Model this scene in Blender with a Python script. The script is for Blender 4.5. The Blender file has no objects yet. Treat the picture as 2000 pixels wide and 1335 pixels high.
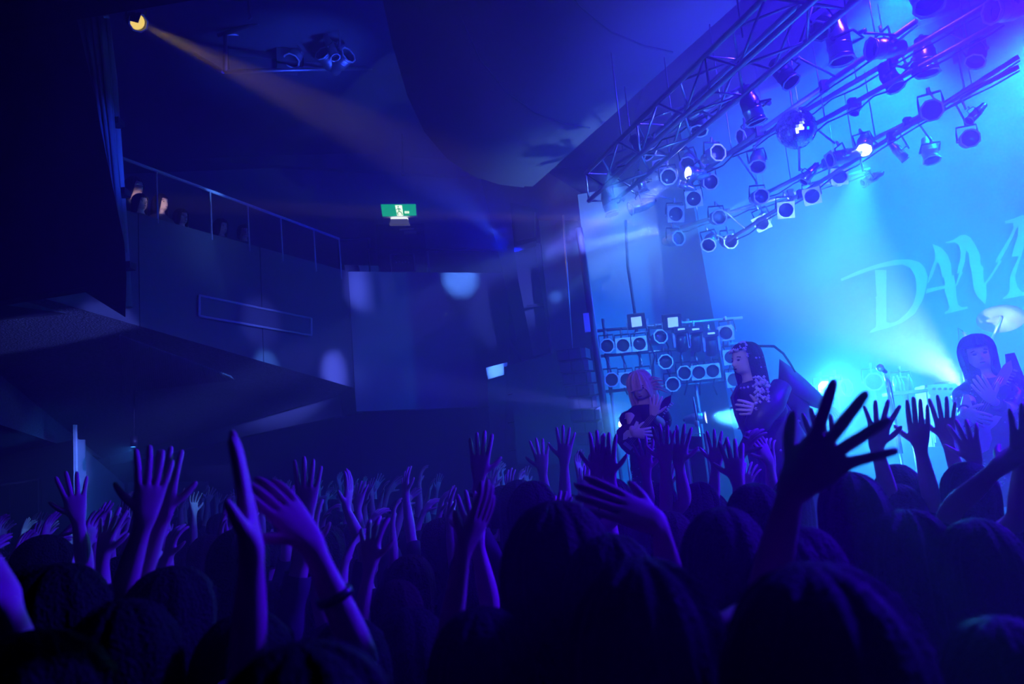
import bpy, bmesh, math, random
import numpy as np
from mathutils import Vector, Matrix, Quaternion
R = math.radians
scene = bpy.context.scene
COL = scene.collection

# ---------------------------------------------------------------- camera
FPX = 2000 * 28.0 / 36.0
EYE = Vector((0.0, 0.0, 2.0))
cam_d = bpy.data.cameras.new('camera'); cam = bpy.data.objects.new('camera', cam_d); COL.objects.link(cam)
cam_d.lens = 28.0; cam_d.sensor_width = 36.0; cam_d.clip_start = 0.05; cam_d.clip_end = 200
CROT = (Matrix.Rotation(R(90 + 8.5), 4, 'X') @ Matrix.Rotation(R(-5.5), 4, 'Z'))
cam.matrix_world = Matrix.Translation(EYE) @ CROT
cam_d.dof.use_dof = True; cam_d.dof.focus_distance = 6.5; cam_d.dof.aperture_fstop = 2.8
scene.camera = cam

def P(px, py, D):
    """world point seen at photo position px, py standing D metres away along the hall"""
    d = CROT.to_3x3() @ Vector(((px - 1000) / FPX, (667.5 - py) / FPX, -1.0))
    return EYE + d * (D / d.y)
def pix(v):
    q = CROT.to_3x3().transposed() @ (Vector(v) - EYE)
    return (1000 + FPX * q.x / -q.z, 667.5 - FPX * q.y / -q.z)

# ---------------------------------------------------------------- world, exposure
w = bpy.data.worlds.new('world'); scene.world = w; w.use_nodes = True
w.node_tree.nodes['Background'].inputs[0].default_value = (0.0, 0.0, 0.30, 1)
w.node_tree.nodes['Background'].inputs[1].default_value = 0.010
vs = scene.view_settings
vs.view_transform = 'Standard'; vs.look = 'None'; vs.gamma = 1.0; vs.exposure = 1.0; vs.use_curve_mapping = False
cy = scene.cycles
cy.use_denoising = True; cy.use_light_tree = False
cy.max_bounces = 3; cy.diffuse_bounces = 1; cy.glossy_bounces = 1; cy.transmission_bounces = 2
cy.volume_bounces = 0; cy.sample_clamp_direct = 0; cy.sample_clamp_indirect = 4.0
cy.caustics_reflective = False; cy.caustics_refractive = False

# ---------------------------------------------------------------- lamps' light
def aim(loc, target):
    return (Vector(target) - Vector(loc)).to_track_quat('-Z', 'Y')
def spot(name, loc, target, energy, color, deg, blend=0.3, radius=0.04):
    l = bpy.data.lights.new(name, 'SPOT'); l.energy = energy; l.color = color
    l.spot_size = R(deg); l.spot_blend = blend; l.shadow_soft_size = radius
    o = bpy.data.objects.new(name, l); COL.objects.link(o)
    o.location = loc; o.rotation_mode = 'QUATERNION'; o.rotation_quaternion = aim(loc, target)
    return o
BLUE = (0.0, 0.006, 1.0); CYAN = (0.0, 0.26, 1.0); ICE = (0.10, 0.52, 1.0); VIOLET = (0.036, 0.010, 1.0); PALE = (0.11, 0.15, 1.0)
# cyan and blue washes on the stage
spot('backdrop_wash', P(1780, -60, 7.7), P(1560, 600, 9.4), 1500, CYAN, 90, 1.0, .15)
spot('backdrop_wash', P(2180, -80, 6.9), P(1880, 520, 8.3), 3400, CYAN, 80, 1.0, .15)
spot('backdrop_wash', P(2400, 500, 6.0), P(1800, 650, 8.4), 1100, CYAN, 80, 1.0, .15)
spot('violet_wash', P(1800, -330, 5.0), P(1350, 500, 8), 1250, VIOLET, 120, 1.0, .2)
# lit lamps of the rig
spot('head_lamp_beam', P(1688, 300, 6.94), P(1640, 620, 6.9), 450, (.03, .5, 1.0), 50, 1.0)
spot('white_hot_beam', P(1336, 338, 7.48), P(900, 395, 8.6), 1200, (.12, .3, 1.0), 22, .6)
spot('white_hot_beam', P(1334, 341, 7.48), P(1000, 470, 8.2), 700, (.12, .3, 1.0), 10, .6)
spot('ring_lamp_beam', P(1482, 388, 7.55), P(1300, 470, 7.4), 500, ICE, 12, .6)
# floor lamps behind the band
spot('floor_lamp_beam', P(1612, 757, 8.3), P(1800, 770, 6.0), 700, (.03, .45, 1.0), 70, .9)
spot('floor_lamp_beam', P(1388, 815, 8.26), P(1520, 812, 7.9), 1100, (.06, .5, 1.0), 52, .8)
spot('floor_lamp_beam', P(1882, 752, 6.98), P(1690, 600, 7.8), 1300, (.28, .62, 1.0), 52, .7)
spot('floor_lamp_beam', P(1222, 826, 8.12), P(1150, 830, 6.0), 60, ICE, 40, .6)
# narrow spots thrown on the balcony
for sx, sy, tx, ty, D, e, dg_, col in ((1296, 448, 718, 560, 13.6, 3600, 8.0, PALE), (1300, 440, 897, 545, 14.4, 6500, 6.2, (.09, .28, 1.0)), (1312, 356, 652, 730, 13.2, 6500, 6.6, PALE), (1322, 350, 522, 715, 11.6, 3000, 5, (.09, .28, 1.0)), (1316, 360, 570, 800, 15, 2400, 9, PALE),
    (1308, 358, 968, 723, 10.6, 1800, 3.6, (.09, .28, 1.0)), (1298, 436, 1066, 592, 12.0, 3600, 2.8, (.09, .28, 1.0)), (1294, 444, 1035, 580, 12.3, 700, 12, PALE), (1312, 362, 146, 905, 13, 5500, 7, PALE), (1300, 432, 408, 376, 10.9, 2200, 3.0, (.09, .28, 1.0)), (1298, 436, 308, 397, 10.6, 2600, 3.0, (1, .75, .9)), (1314, 352, 480, 640, 11.8, 700, 8, PALE)):
    spot('balcony_spot', P(sx, sy, 7.15), P(tx, ty, D), e, col, dg_, .85, .04)
spot('soffit_spot', P(1222, 800, 8.1), P(75, 648, 9.5), 1100, PALE, 10, .5, .04)
spot('curtain_fill', P(1290, 440, 7.4), P(212, 300, 7.8), 1500, (.01, .05, 1.0), 13, .9, .05)  # added spot that lifts the blue on the curtain
spot('gantry_fill', P(985, 470, 11.3), P(570, 105, 13), 900, (.03, .09, 1.0), 30, .9, .05)  # added lamp beside the hung speaker, only to brighten the gantry
# blue light from the rig over the hall and the crowd, then two added fills
spot('hall_blue', P(2250, 150, 5.2), P(1000, 640, 13), 1050, BLUE, 90, 1.0, .3)
spot('crowd_violet', P(2420, -120, 4.6), P(1350, 1150, 3), 2700, (.035, .0, 1.0), 96, 1.0, .3)
spot('header_fill', P(1560, 230, 6.3), P(1150, 120, 8.4), 170, (.05, .07, 1.0), 120, 1.0, .3)  # added lamp to raise the header's brightness
spot('ceiling_fill', P(1010, 500, 11.7), P(640, 120, 12.5), 500, (0, .006, 1.0), 100, 1.0, .2)  # added lamp in mid-air that lifts the dark ceiling
# added, unseen lamps: front fill on the players, then local fills
spot('player_fill', (-1.5, -2.5, 5.6), P(1938, 740, 5.4), 700, (.32, .28, 1.0), 6, .8)
spot('player_fill', (-1.5, -2.5, 5.6), P(1500, 760, 5.7), 800, (.3, .3, 1.0), 7, .8)
spot('player_fill', (-1.5, -2.5, 5.6), P(1258, 800, 6.9), 350, (.45, .3, 1.0), 5, .8)
spot('rack_fill', P(1180, 330, 6.3), P(1330, 690, 8.9), 420, (.06, .34, 1.0), 38, .9)  # added fill that brings out the gel frames on the rack
spot('rig_fill', P(1150, 420, 5.2), P(1480, 390, 7.6), 240, (.06, .25, 1.0), 60, 1.0)  # added fill for the frames of the overhead lamps
spot('crowd_edge_fill', P(2160, 620, 4.2), P(1700, 1150, 2.2), 150, (.045, .0, 1.0), 75, .9)  # added violet fill for the crowd nearest the stage edge
spot('stage_fill', P(1600, 925, 5.15), P(1780, 780, 6.4), 110, (.03, .4, 1.0), 70, .9)  # added low fill for mic stand and players, no fixture here
spot('cymbal_fill', P(1700, 915, 5.6), P(1955, 622, 7.0), 600, (.5, .75, 1.0), 8, .8)  # added narrow lamp, only to brighten the cymbal
spot('lobby_fill', P(262, 872, 12.4), P(110, 960, 13.3), 90, (.03, .22, 1.0), 110, .9)  # added lamp that turns the lobby wall teal
# the warm spotlight above the balcony
spot('warm_beam', P(276, 48, 9.0), P(700, 250, 8.8), 500, (1.0, .62, .08), 12, .7)


# ---------------------------------------------------------------- materials
MATS = {}
def mat(name, color, rough=0.6, metal=0.0, noise=0.0, nscale=8.0, bump=0.0, bscale=40.0, emit=None, estr=0.0, spec=0.5):
    if name in MATS: return MATS[name]
    m = bpy.data.materials.new(name); m.use_nodes = True
    nt = m.node_tree; b = nt.nodes['Principled BSDF']
    c = (*color, 1.0) if len(color) == 3 else color
    b.inputs['Base Color'].default_value = c
    b.inputs['Roughness'].default_value = rough; b.inputs['Metallic'].default_value = metal
    b.inputs['Specular IOR Level'].default_value = spec
    if noise or bump:
        tc = nt.nodes.new('ShaderNodeTexCoord')
    if noise:
        n = nt.nodes.new('ShaderNodeTexNoise'); n.inputs['Scale'].default_value = nscale; n.inputs['Detail'].default_value = 4
        nt.links.new(tc.outputs['Object'], n.inputs['Vector'])
        mx = nt.nodes.new('ShaderNodeMix'); mx.data_type = 'RGBA'
        mx.inputs[6].default_value = tuple(max(0, x * (1 - noise)) for x in c[:3]) + (1,)
        mx.inputs[7].default_value = tuple(min(1, x * (1 + noise)) for x in c[:3]) + (1,)
        nt.links.new(n.outputs['Fac'], mx.inputs[0]); nt.links.new(mx.outputs[2], b.inputs['Base Color'])
    if bump:
        n2 = nt.nodes.new('ShaderNodeTexNoise'); n2.inputs['Scale'].default_value = bscale; n2.inputs['Detail'].default_value = 3
        nt.links.new(tc.outputs['Object'], n2.inputs['Vector'])
        bp = nt.nodes.new('ShaderNodeBump'); bp.inputs['Strength'].default_value = bump; bp.inputs['Distance'].default_value = 0.02
        nt.links.new(n2.outputs['Fac'], bp.inputs['Height']); nt.links.new(bp.outputs['Normal'], b.inputs['Normal'])
    if emit:
        b.inputs['Emission Color'].default_value = (*emit, 1); b.inputs['Emission Strength'].default_value = estr; m.cycles.emission_sampling = 'NONE'
    MATS[name] = m
    return m
M_floor = mat('hall_floor', (.05, .05, .055), .5, noise=.3)
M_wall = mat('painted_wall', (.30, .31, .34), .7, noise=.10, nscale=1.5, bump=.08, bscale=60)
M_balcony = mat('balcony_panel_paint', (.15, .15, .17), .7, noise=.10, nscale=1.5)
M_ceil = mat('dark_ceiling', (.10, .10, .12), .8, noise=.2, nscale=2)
M_header = mat('plaster_header', (.22, .22, .25), .8, noise=.12, nscale=1.2, bump=.05)
M_black = mat('black_paint', (.012, .012, .014), .7, noise=.3)
M_drape = mat('black_drape', (.05, .05, .06), .9, noise=.3, nscale=20)
M_carpet = mat('rough_spray_soffit', (.26, .26, .29), .95, noise=.85, nscale=26, bump=1.0, bscale=40)
M_metal = mat('brushed_aluminium', (.72, .72, .74), .28, 1.0, noise=.1, nscale=30)
M_chrome = mat('chrome', (.88, .88, .9), .25, .55)
M_steel = mat('dull_steel', (.40, .40, .42), .45, .8)
M_blackmetal = mat('black_metal', (.03, .03, .033), .4, .3)
M_whitetrim = mat('white_trim', (.8, .8, .82), .5)
M_stage = mat('stage_deck', (.06, .06, .065), .45, noise=.3)
M_backdrop = mat('cloth_backdrop', (.03, .34, .50), .9, noise=.08, nscale=3)
M_letter = mat('white_print', (.5, .85, .95), .85)
M_lens = mat('lamp_lens', (.05, .05, .06), .1, 0, spec=.8)

# ---------------------------------------------------------------- mesh helpers
class MB:
    def __init__(s): s.v = []; s.f = []; s.sm = []
    def add(s, vs_, fs, smooth=False):
        o = len(s.v); s.v += [tuple(x) for x in vs_]; s.f += [tuple(i + o for i in f) for f in fs]; s.sm += [smooth] * len(fs); return s
    def box(s, c, size, rot=None):
        c = Vector(c); h = Vector(size) / 2
        vs_ = [Vector((x * h.x, y * h.y, z * h.z)) for x in (-1, 1) for y in (-1, 1) for z in (-1, 1)]
        if rot is not None: vs_ = [rot @ v for v in vs_]
        return s.add([c + v for v in vs_], [(0, 1, 3, 2), (4, 6, 7, 5), (0, 4, 5, 1), (2, 3, 7, 6), (0, 2, 6, 4), (1, 5, 7, 3)])
    def tube(s, pts, r, n=8, cap=True):
        pts = [Vector(p) for p in pts]; k = len(pts)
        rs = r if isinstance(r, (list, tuple)) else [r] * k
        t0 = (pts[1] - pts[0]).normalized()
        e = Vector((0, 0, 1)) if abs(t0.z) < .9 else Vector((1, 0, 0))
        e1 = t0.cross(e).normalized(); vs_ = []; prev = t0
        for i, p in enumerate(pts):
            t = (pts[min(i + 1, k - 1)] - pts[max(i - 1, 0)]).normalized()
            q = prev.rotation_difference(t); e1 = (q @ e1); e1 = (e1 - t * e1.dot(t)).normalized(); prev = t
            e2 = t.cross(e1)
            vs_ += [p + (e1 * math.cos(2 * math.pi * j / n) + e2 * math.sin(2 * math.pi * j / n)) * rs[i] for j in range(n)]
        fs = [(i * n + j, i * n + (j + 1) % n, (i + 1) * n + (j + 1) % n, (i + 1) * n + j) for i in range(k - 1) for j in range(n)]
        s.add(vs_, fs, True)
        if cap:
            o = len(s.v) - n * k
            s.f += [tuple(o + j for j in reversed(range(n))), tuple(o + (k - 1) * n + j for j in range(n))]; s.sm += [False, False]
        return s
    def lathe(s, prof, n=16, M=Matrix.Identity(4), smooth=True):
        """profile of (r, z) about local z"""
        vs_ = []; fs = []
        for r_, z in prof:
            vs_ += [M @ Vector((r_ * math.cos(2 * math.pi * j / n), r_ * math.sin(2 * math.pi * j / n), z)) for j in range(n)]
        k = len(prof)
        fs = [(i * n + j, i * n + (j + 1) % n, (i + 1) * n + (j + 1) % n, (i + 1) * n + j) for i in range(k - 1) for j in range(n)]
        return s.add(vs_, fs, smooth)
    def prism(s, poly, off):
        """closed polygon (3D points) thickened by the vector off"""
        poly = [Vector(p) for p in poly]; off = Vector(off); n = len(poly)
        fs = [tuple(range(n)), tuple(reversed(range(n, 2 * n)))] + [(i, i + n, (i + 1) % n + n, (i + 1) % n) for i in range(n)]
        return s.add(poly + [p + off for p in poly], fs)
    def build(s, name, m, parent=None, world=True):
        me = bpy.data.meshes.new(name)
        vs_ = s.v
        if parent is not None and world:
            inv = parent.matrix_basis.inverted() if parent.parent is None else (parent.parent.matrix_basis @ parent.matrix_basis).inverted()
            vs_ = [tuple(inv @ Vector(v)) for v in s.v]
        me.from_pydata(vs_, [], s.f); 
        for p, sm in zip(me.polygons, s.sm): p.use_smooth = sm
        bm = bmesh.new(); bm.from_mesh(me); bmesh.ops.recalc_face_normals(bm, faces=bm.faces); bm.to_mesh(me); bm.free()
        if m: me.materials.append(m)
        o = bpy.data.objects.new(name, me); COL.objects.link(o)
        if parent is not None: o.parent = parent
        return o
def tag(o, label=None, cat=None, group=None, kind=None):
    if label: o['label'] = label
    if cat: o['category'] = cat
    if group: o['group'] = group
    if kind: o['kind'] = kind
    return o
def thing(name, label, cat, loc=(0, 0, 0), rot=None, group=None):
    o = bpy.data.objects.new(name, None); COL.objects.link(o); o.empty_display_size = .05
    o.location = loc
    if rot is not None: o.rotation_mode = 'QUATERNION'; o.rotation_quaternion = rot
    return tag(o, label, cat, group)
def copy_tree(o, parent=None):
    c = o.copy(); COL.objects.link(c); c.parent = parent
    for ch in list(o.children): copy_tree(ch, c)
    return c
def struct(name, mb, m): return tag(mb.build(name, m), kind='structure')

from mathutils.geometry import tessellate_polygon
# ================================================================ the hall
Z = lambda v, z: Vector((v[0], v[1], z))
struct('floor', MB().prism([(-14, -3, 0), (12, -3, 0), (12, 24, 0), (-14, 24, 0)], (0, 0, -.2)), M_floor)

# side balcony: front that comes towards the stage, corner, then the splayed front
bA, bB = P(245, 410, 9.5), P(680, 530, 13.5)
bAl, bBl = P(250, 630, 9.5), P(691, 757, 13.5)
dAB = (bB - bA).normalized()
bA0 = bA - dAB * 3.0; bAl0 = bAl - dAB * 3.0; bAl0.z += .42
nAB = Vector((-dAB.y, dAB.x, 0)).normalized()          # away from the hall
bC = P(990, 533, 14.7); bCl = P(1000, 792, 14.7)
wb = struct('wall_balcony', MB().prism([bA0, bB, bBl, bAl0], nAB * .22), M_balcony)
nBC = Vector(((bB - bC).y, -(bB - bC).x, 0)).normalized(); nBC = nBC if nBC.y > 0 else -nBC
bBl2 = P(696, 803, 13.5)
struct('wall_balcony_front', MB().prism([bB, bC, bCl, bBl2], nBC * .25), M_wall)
# vertical joints between the balcony boards
for k in (3, 5):
    p = bA0.lerp(bB, k / 7.0); q = bAl0.lerp(bBl, k / 7.0)
    MB().prism([p - nAB * .012 - dAB * .006, p - nAB * .012 + dAB * .006, q - nAB * .012 + dAB * .006, q - nAB * .012 - dAB * .006], nAB * .016).build('panel_joint', mat('joint_grey', (.14, .14, .16), .8), wb)
# pale outline of the long slot in the balcony front
fr = [P(387, 577, 0.1), P(606, 622, .1), P(606, 655, .1), P(387, 617, .1)]
def on_plane(px, py, p0, n):
    d = (P(px, py, 5.0) - EYE).normalized()
    return EYE + d * ((Vector(p0) - EYE).dot(n) / d.dot(n))
nface = (bB - bA).cross(bAl - bA).normalized()
fr = [on_plane(x, y, bA, nface) - nAB * .02 for x, y in ((387, 577), (606, 622), (606, 655), (387, 617))]
MB().prism([p + nAB * .008 for p in fr], nAB * .02).build('slot_panel', mat('slot_panel', (.16, .16, .18), .6), wb)
for i in range(4):
    MB().tube([fr[i], fr[(i + 1) % 4]], .02, 4).build('slot_frame', M_whitetrim, wb)
# balcony floor and soffit under it
zf = bA.z - 1.2
back1 = P(80, 560, 17.5); back2 = P(1010, 560, 19.0)
struct('floor_balcony', MB().prism([Z(bA0 + nAB * .22, zf), Z(bB + nAB * .3, zf), Z(bC + nBC * .25, zf), Z(back2, zf), Z(back1, zf), Z((-11, 10, 0), zf)], (0, 0, -.15)), M_ceil)
sofA, sofB = bAl0, bBl
sofC = P(668, 772, 14.0); sofD = P(200, 895, 17.5); sofE = P(-250, 960, 17.5); sofF = P(-330, 720, 7.0)
def corrugated():
    m = mat('ribbed_soffit', (.20, .20, .23), .9, noise=.3, nscale=30)
    nt = m.node_tree; wv = nt.nodes.new('ShaderNodeTexWave'); wv.inputs['Scale'].default_value = 6.0
    tc = nt.nodes.new('ShaderNodeTexCoord'); nt.links.new(tc.outputs['Object'], wv.inputs['Vector'])
    bp = nt.nodes.new('ShaderNodeBump'); bp.inputs['Strength'].default_value = 1.0; bp.inputs['Distance'].default_value = .05
    nt.links.new(wv.outputs['Fac'], bp.inputs['Height']); nt.links.new(bp.outputs['Normal'], nt.nodes['Principled BSDF'].inputs['Normal'])
    return m
sof = MB(); sof.add([sofA, sofB, sofC, sofD, sofE, sofF], [(0, 1, 2), (0, 2, 3), (0, 3, 4, 5)])
sof.add([v + Vector((0, 0, .06)) for v in (sofA, sofB, sofC, sofD, sofE, sofF)], [(2, 1, 0), (3, 2, 0), (5, 4, 3, 0)])
struct('ceiling_under_balcony', sof, M_carpet)
# ribbed strip of the soffit along the balcony edge: raised ribs
so = MB()
def sof_pt(px, py):
    p0, n = sofA, (sofC - sofA).cross(sofD - sofA).normalized()
    d = (P(px, py, 5.0) - EYE).normalized()
    return EYE + d * ((p0 - EYE).dot(n) / d.dot(n)), (n if n.z < 0 else -n)
ribs = []
for k in range(60):
    x = 235 + k * 4.2
    y0 = 652 + (x - 235) * .37; y1 = 765 - (x - 235) * .12
    if y1 - y0 < 6: continue
    a, n = sof_pt(x, y0); b, _ = sof_pt(x + 7, y1)
    so.tube([a + n * .015, b + n * .015], .014, 4)
rb = so.build('soffit_rib', mat('rib_paint', (.30, .30, .34), .8), None); rb.parent = bpy.data.objects['ceiling_under_balcony']; rb['kind'] = 'stuff'
# lower beam with a pale face under the balcony corner
l0, l1, l2, l3 = P(665, 771, 14.0), P(669, 811, 14.0), P(215, 907, 18.0), P(215, 872, 18.0)
struct('beam_under_balcony', MB().prism([l0, l1, l2, l3], (.1, .35, .02)), M_wall)
struct('trim_1', MB().prism([P(664, 768, 13.9), P(692, 757, 13.5), P(697, 806, 13.5), P(671, 812, 13.9)], (.05, .3, 0)), M_black)
# low wall behind the crowd under the balcony
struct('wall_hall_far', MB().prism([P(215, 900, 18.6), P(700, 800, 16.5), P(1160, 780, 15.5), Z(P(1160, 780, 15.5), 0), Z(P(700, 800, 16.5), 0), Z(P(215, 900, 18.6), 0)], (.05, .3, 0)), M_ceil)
struct('trim_2', MB().prism([P(250, 942, 18.2), P(590, 938, 17.2), P(590, 985, 17.2), P(250, 985, 18.2)], (0, .08, 0)), M_wall)
# lit wall block with the door below the balcony
w0, w1, w2 = P(-60, 903, 15.9), P(145, 858, 13.0), P(243, 945, 16.0)
struct('wall_lobby_left', MB().prism([w0, w1, Z(w1, 0), Z(w0, 0)], (.05, .25, 0)), M_wall)
struct('wall_lobby_right', MB().prism([w1, w2, Z(w2, 0), Z(w1, 0)], (-.1, .2, 0)), M_wall)
tr = struct('trim_3', MB().prism([P(142.5, 829, 12.96), P(147.5, 829, 12.96), Z(P(148.5, 858, 12.96), .3), Z(P(142.5, 858, 12.96), .3)], (0, .05, 0)), M_whitetrim)
def wl(px, py):   # on the lobby wall face
    n = (w1 - w0).cross(Vector((0, 0, 1))).normalized()
    d = (P(px, py, 5.0) - EYE).normalized(); return EYE + d * ((w0 - EYE).dot(n) / d.dot(n))
dv = wl(20, 1000) - wl(10, 1000); dv.z = 0; dv.normalize(); dn = Vector((dv.y, -dv.x, 0))
dz = wl(82, 935).z
d0, d1 = Z(wl(-70, 940), 0), Z(wl(82, 935), 0)
do = struct('door_1', MB().prism([d0 + dn * .03, d1 + dn * .03, Z(d1, dz) + dn * .03, Z(d0, dz) + dn * .03], -dn * .02), M_black)
for a, b in ((Z(d1, 0), Z(d1, dz)), (Z(d1, dz), Z(d0, dz))):
    MB().tube([a + dn * .04, b + dn * .04], .03, 4).build('door_frame', M_steel, do)
mid = Z(wl(24, 935), 0)
MB().tube([mid + dn * .035, Z(mid, dz) + dn * .035], .008, 4).build('door_gap', M_steel, do)
MB().box(Z(mid, .95) + dn * .06 + dv * .1, (.12, .04, .06)).build('door_handle', M_steel, do)

# upper back wall behind the balcony, its ceiling
u0, u1 = P(60, 250, 17.0), P(960, 312, 18.5)
zc = P(760, 310, 17.8).z
struct('wall_back_upper', MB().prism([Z(u0, 4.2), Z(u1, 4.2), Z(u1, zc + .6), Z(u0, zc + .6)], (-.02, .3, 0)), M_wall)
struct('ceiling', MB().prism([(-14, 5.5, zc + .25), (3.2, 5.5, zc + .25), (3.2, 19.5, zc), (-14, 19.5, zc)], (0, 0, .2)), M_ceil)
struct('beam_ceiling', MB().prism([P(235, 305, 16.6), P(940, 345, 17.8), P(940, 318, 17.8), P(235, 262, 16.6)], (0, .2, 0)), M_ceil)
# plaster header that curves down from the ceiling to the stage opening
hA, hB = P(1040, 350, 10.5), P(1432, -8, 6.62)
hdir = (hB - hA).normalized(); hside = Vector((-hdir.y, hdir.x, 0)); hside = hside if hside.x < 0 else -hside
hB2 = hB + hdir * 4.0; hA2 = hA - hdir * .25
hd = MB(); rows = []
NB = 14
prof = [(0.0, .02), (.0, 0.0), (.35, .02), (.75, .12), (1.1, .34), (1.4, .7), (1.6, 1.2), (1.75, 1.9), (1.85, 2.6)]
for (sd, up) in prof:
    rows.append([hA2.lerp(hB2, t / NB) + (hside * (sd * (1.0 - .18 * t / NB))) + Vector((0, 0, up)) for t in range(NB + 1)])
vs_ = [p for r_ in rows for p in r_]; n1 = NB + 1
fs = [(i * n1 + j, i * n1 + j + 1, (i + 1) * n1 + j + 1, (i + 1) * n1 + j) for i in range(1, len(rows) - 1) for j in range(NB)]
hd.add(vs_, fs, True)
hd.prism([hA2, hB2, hB2 + Vector((0, 0, 2.6)), hA2 + Vector((0, 0, 2.6))], -hside * .12)
hd.prism([r_[0] for r_ in rows[1:]] + [hA2 + Vector((0, 0, 2.6))], -hdir * .05)
hdo = struct('ceiling_header', hd, M_header)
# recessed joint lines across the header
for t in (.22, .42, .62):
    MB().tube([hA2.lerp(hB2, t) + hside * sd * (1 - .18 * t) + Vector((0, 0, up - .012)) for sd, up in prof[1:7]], .012, 4).build('header_joint', M_ceil, hdo)
# side wall of the stage opening under the header
struct('wall_opening_left', MB().prism([P(1003, 478, 12.3), P(1012, 545, 12.3), P(1042, 695, 12.3), P(1083, 687, 12.1), P(1054, 474, 12.1)], (.05, .3, 0)), M_wall)
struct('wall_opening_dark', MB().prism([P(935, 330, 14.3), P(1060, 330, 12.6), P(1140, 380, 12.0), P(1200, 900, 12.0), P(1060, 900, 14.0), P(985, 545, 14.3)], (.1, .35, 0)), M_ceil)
struct('column_opening', MB().prism([P(1052, 430, 11.4), P(1128, 430, 11.2), P(1190, 890, 11.2), P(1100, 890, 11.4)], (.05, .4, 0)), M_drape)
# stage
st = [P(1120, 900, 8.4), P(1560, 900, 5.05), P(2100, 900, 2.9), P(2500, 900, 3.2), P(2300, 900, 9.0), P(1400, 900, 12.0), P(1200, 900, 11.0)]
STZ = .95
stage = struct('floor_stage', MB().prism([Z(p, STZ) for p in st], (0, 0, -.12)), M_stage)
for i in range(4):
    a, b = st[i], st[i + 1]
    if i < 2:
        MB().prism([Z(a, STZ - .12), Z(b, STZ - .12), Z(b, 0), Z(a, 0)], (.05, .05, 0)).build('stage_skirt', M_drape, stage)
struct('wall_stage_left', MB().prism([P(1128, 380, 10.8), P(1400, 330, 12.2), Z(P(1420, 900, 12.2), .95), Z(P(1190, 900, 10.8), .95)], (.2, .3, 0)), M_wall)
# backdrop cloth hanging across the stage with pale printed lettering
kA, kB = P(1352, 430, 10.6), P(2120, 430, 7.6)
kd = Vector(((kB - kA).x, (kB - kA).y, 0)).normalized(); kn = Vector((kd.y, -kd.x, 0))
bd = thing('stage_backdrop', 'cloth stage backdrop with pale jagged lettering behind the band', 'backdrop', Z(kA, .95))
ks = MB(); NX, NZ = 60, 12; g = []
kl = (kB - kA).length
for j in range(NZ + 1):
    for i in range(NX + 1):
        x = kl * 1.25 * i / NX; z = .97 + 5.4 * j / NZ
        lean = .55 * (1 - j / NZ) if i < 0 else 0
        fold = .004 * math.sin(i * .9) + .004 * math.sin(i * .37 + 1)
        g.append(kA * 1.0 + kd * (x + .25 * (1 - j / NZ) * (1 - i / NX)) + kn * fold); g[-1].z = z
ks.add(g, [(j * (NX + 1) + i, j * (NX + 1) + i + 1, (j + 1) * (NX + 1) + i + 1, (j + 1) * (NX + 1) + i) for j in range(NZ) for i in range(NX)], True)
ks.build('cloth', M_backdrop, bd)
MB().tube([Z(kA, 6.38), Z(kA + kd * kl * 1.25, 6.38)], .03).build('top_bar', M_steel, bd)
def onk(px, py):
    d = (P(px, py, 5.0) - EYE).normalized(); return EYE + d * ((kA + kn * .014 - EYE).dot(kn) / d.dot(kn))
LET = {
 'letter_stem': [(1709, 527), (1731, 527), (1731, 572), (1729, 574), (1731, 576), (1731, 628), (1738, 630), (1735, 640), (1698, 650), (1701, 645), (1711, 638), (1711, 583), (1709, 581), (1712, 578)],
 'letter_bowl': [(1642, 544), (1643, 549), (1693, 530), (1720, 522), (1762, 516), (1778, 523), (1787, 538), (1790, 556), (1789, 575), (1784, 592), (1772, 610), (1752, 627), (1735, 632), (1735, 640), (1762, 630), (1787, 612), (1803, 584), (1809, 560), (1812, 540), (1806, 522), (1795, 511), (1775, 506), (1748, 507), (1715, 515), (1680, 527)],
 'letter_leg': [(1821, 476), (1826, 492), (1826, 506), (1818, 528), (1814, 541), (1811, 554), (1817, 546), (1823, 534), (1830, 512), (1834, 514), (1838, 528), (1840, 541), (1844, 542), (1846, 560), (1845, 568), (1850, 583), (1854, 600), (1851, 606), (1845, 609), (1846, 613), (1891, 602), (1889, 598), (1878, 600), (1871, 594), (1868, 578), (1866, 556), (1863, 537), (1859, 537), (1857, 514), (1850, 496), (1838, 483)],
 'letter_bar': [(1810, 564), (1808, 573), (1828, 567), (1846, 563), (1846, 557), (1828, 560)],
 'letter_hook': [(1846, 473), (1849, 475), (1864, 473), (1873, 478), (1876, 490), (1876, 502), (1872, 520), (1869, 534), (1874, 532), (1869, 548), (1865, 560), (1870, 556), (1876, 540), (1881, 531), (1878, 531), (1884, 512), (1887, 488), (1892, 495), (1894, 515), (1897, 526), (1899, 540), (1902, 566), (1908, 578), (1918, 588), (1924, 594), (1927, 578), (1926, 555), (1933, 547), (1950, 520), (1957, 509), (1953, 508), (1962, 494), (1975, 470), (1984, 448), (1989, 440), (1988, 460), (1980, 484), (1976, 501), (1980, 501), (1990, 500), (1983, 516), (1976, 530), (1972, 545), (1972, 565), (1968, 575), (1958, 582), (1960, 584), (2010, 575), (2012, 570), (1996, 570), (1987, 560), (1982, 540), (1988, 520), (1995, 498), (2000, 480), (2006, 450), (2010, 420), (1995, 420), (1984, 425), (1962, 432), (1964, 436), (1978, 435), (1980, 444), (1972, 462), (1960, 482), (1946, 505), (1944, 512), (1950, 512), (1940, 528), (1928, 546), (1922, 553), (1920, 535), (1921, 522), (1915, 516), (1914, 498), (1905, 478), (1895, 463), (1886, 458), (1876, 459), (1862, 468)],
}
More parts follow.
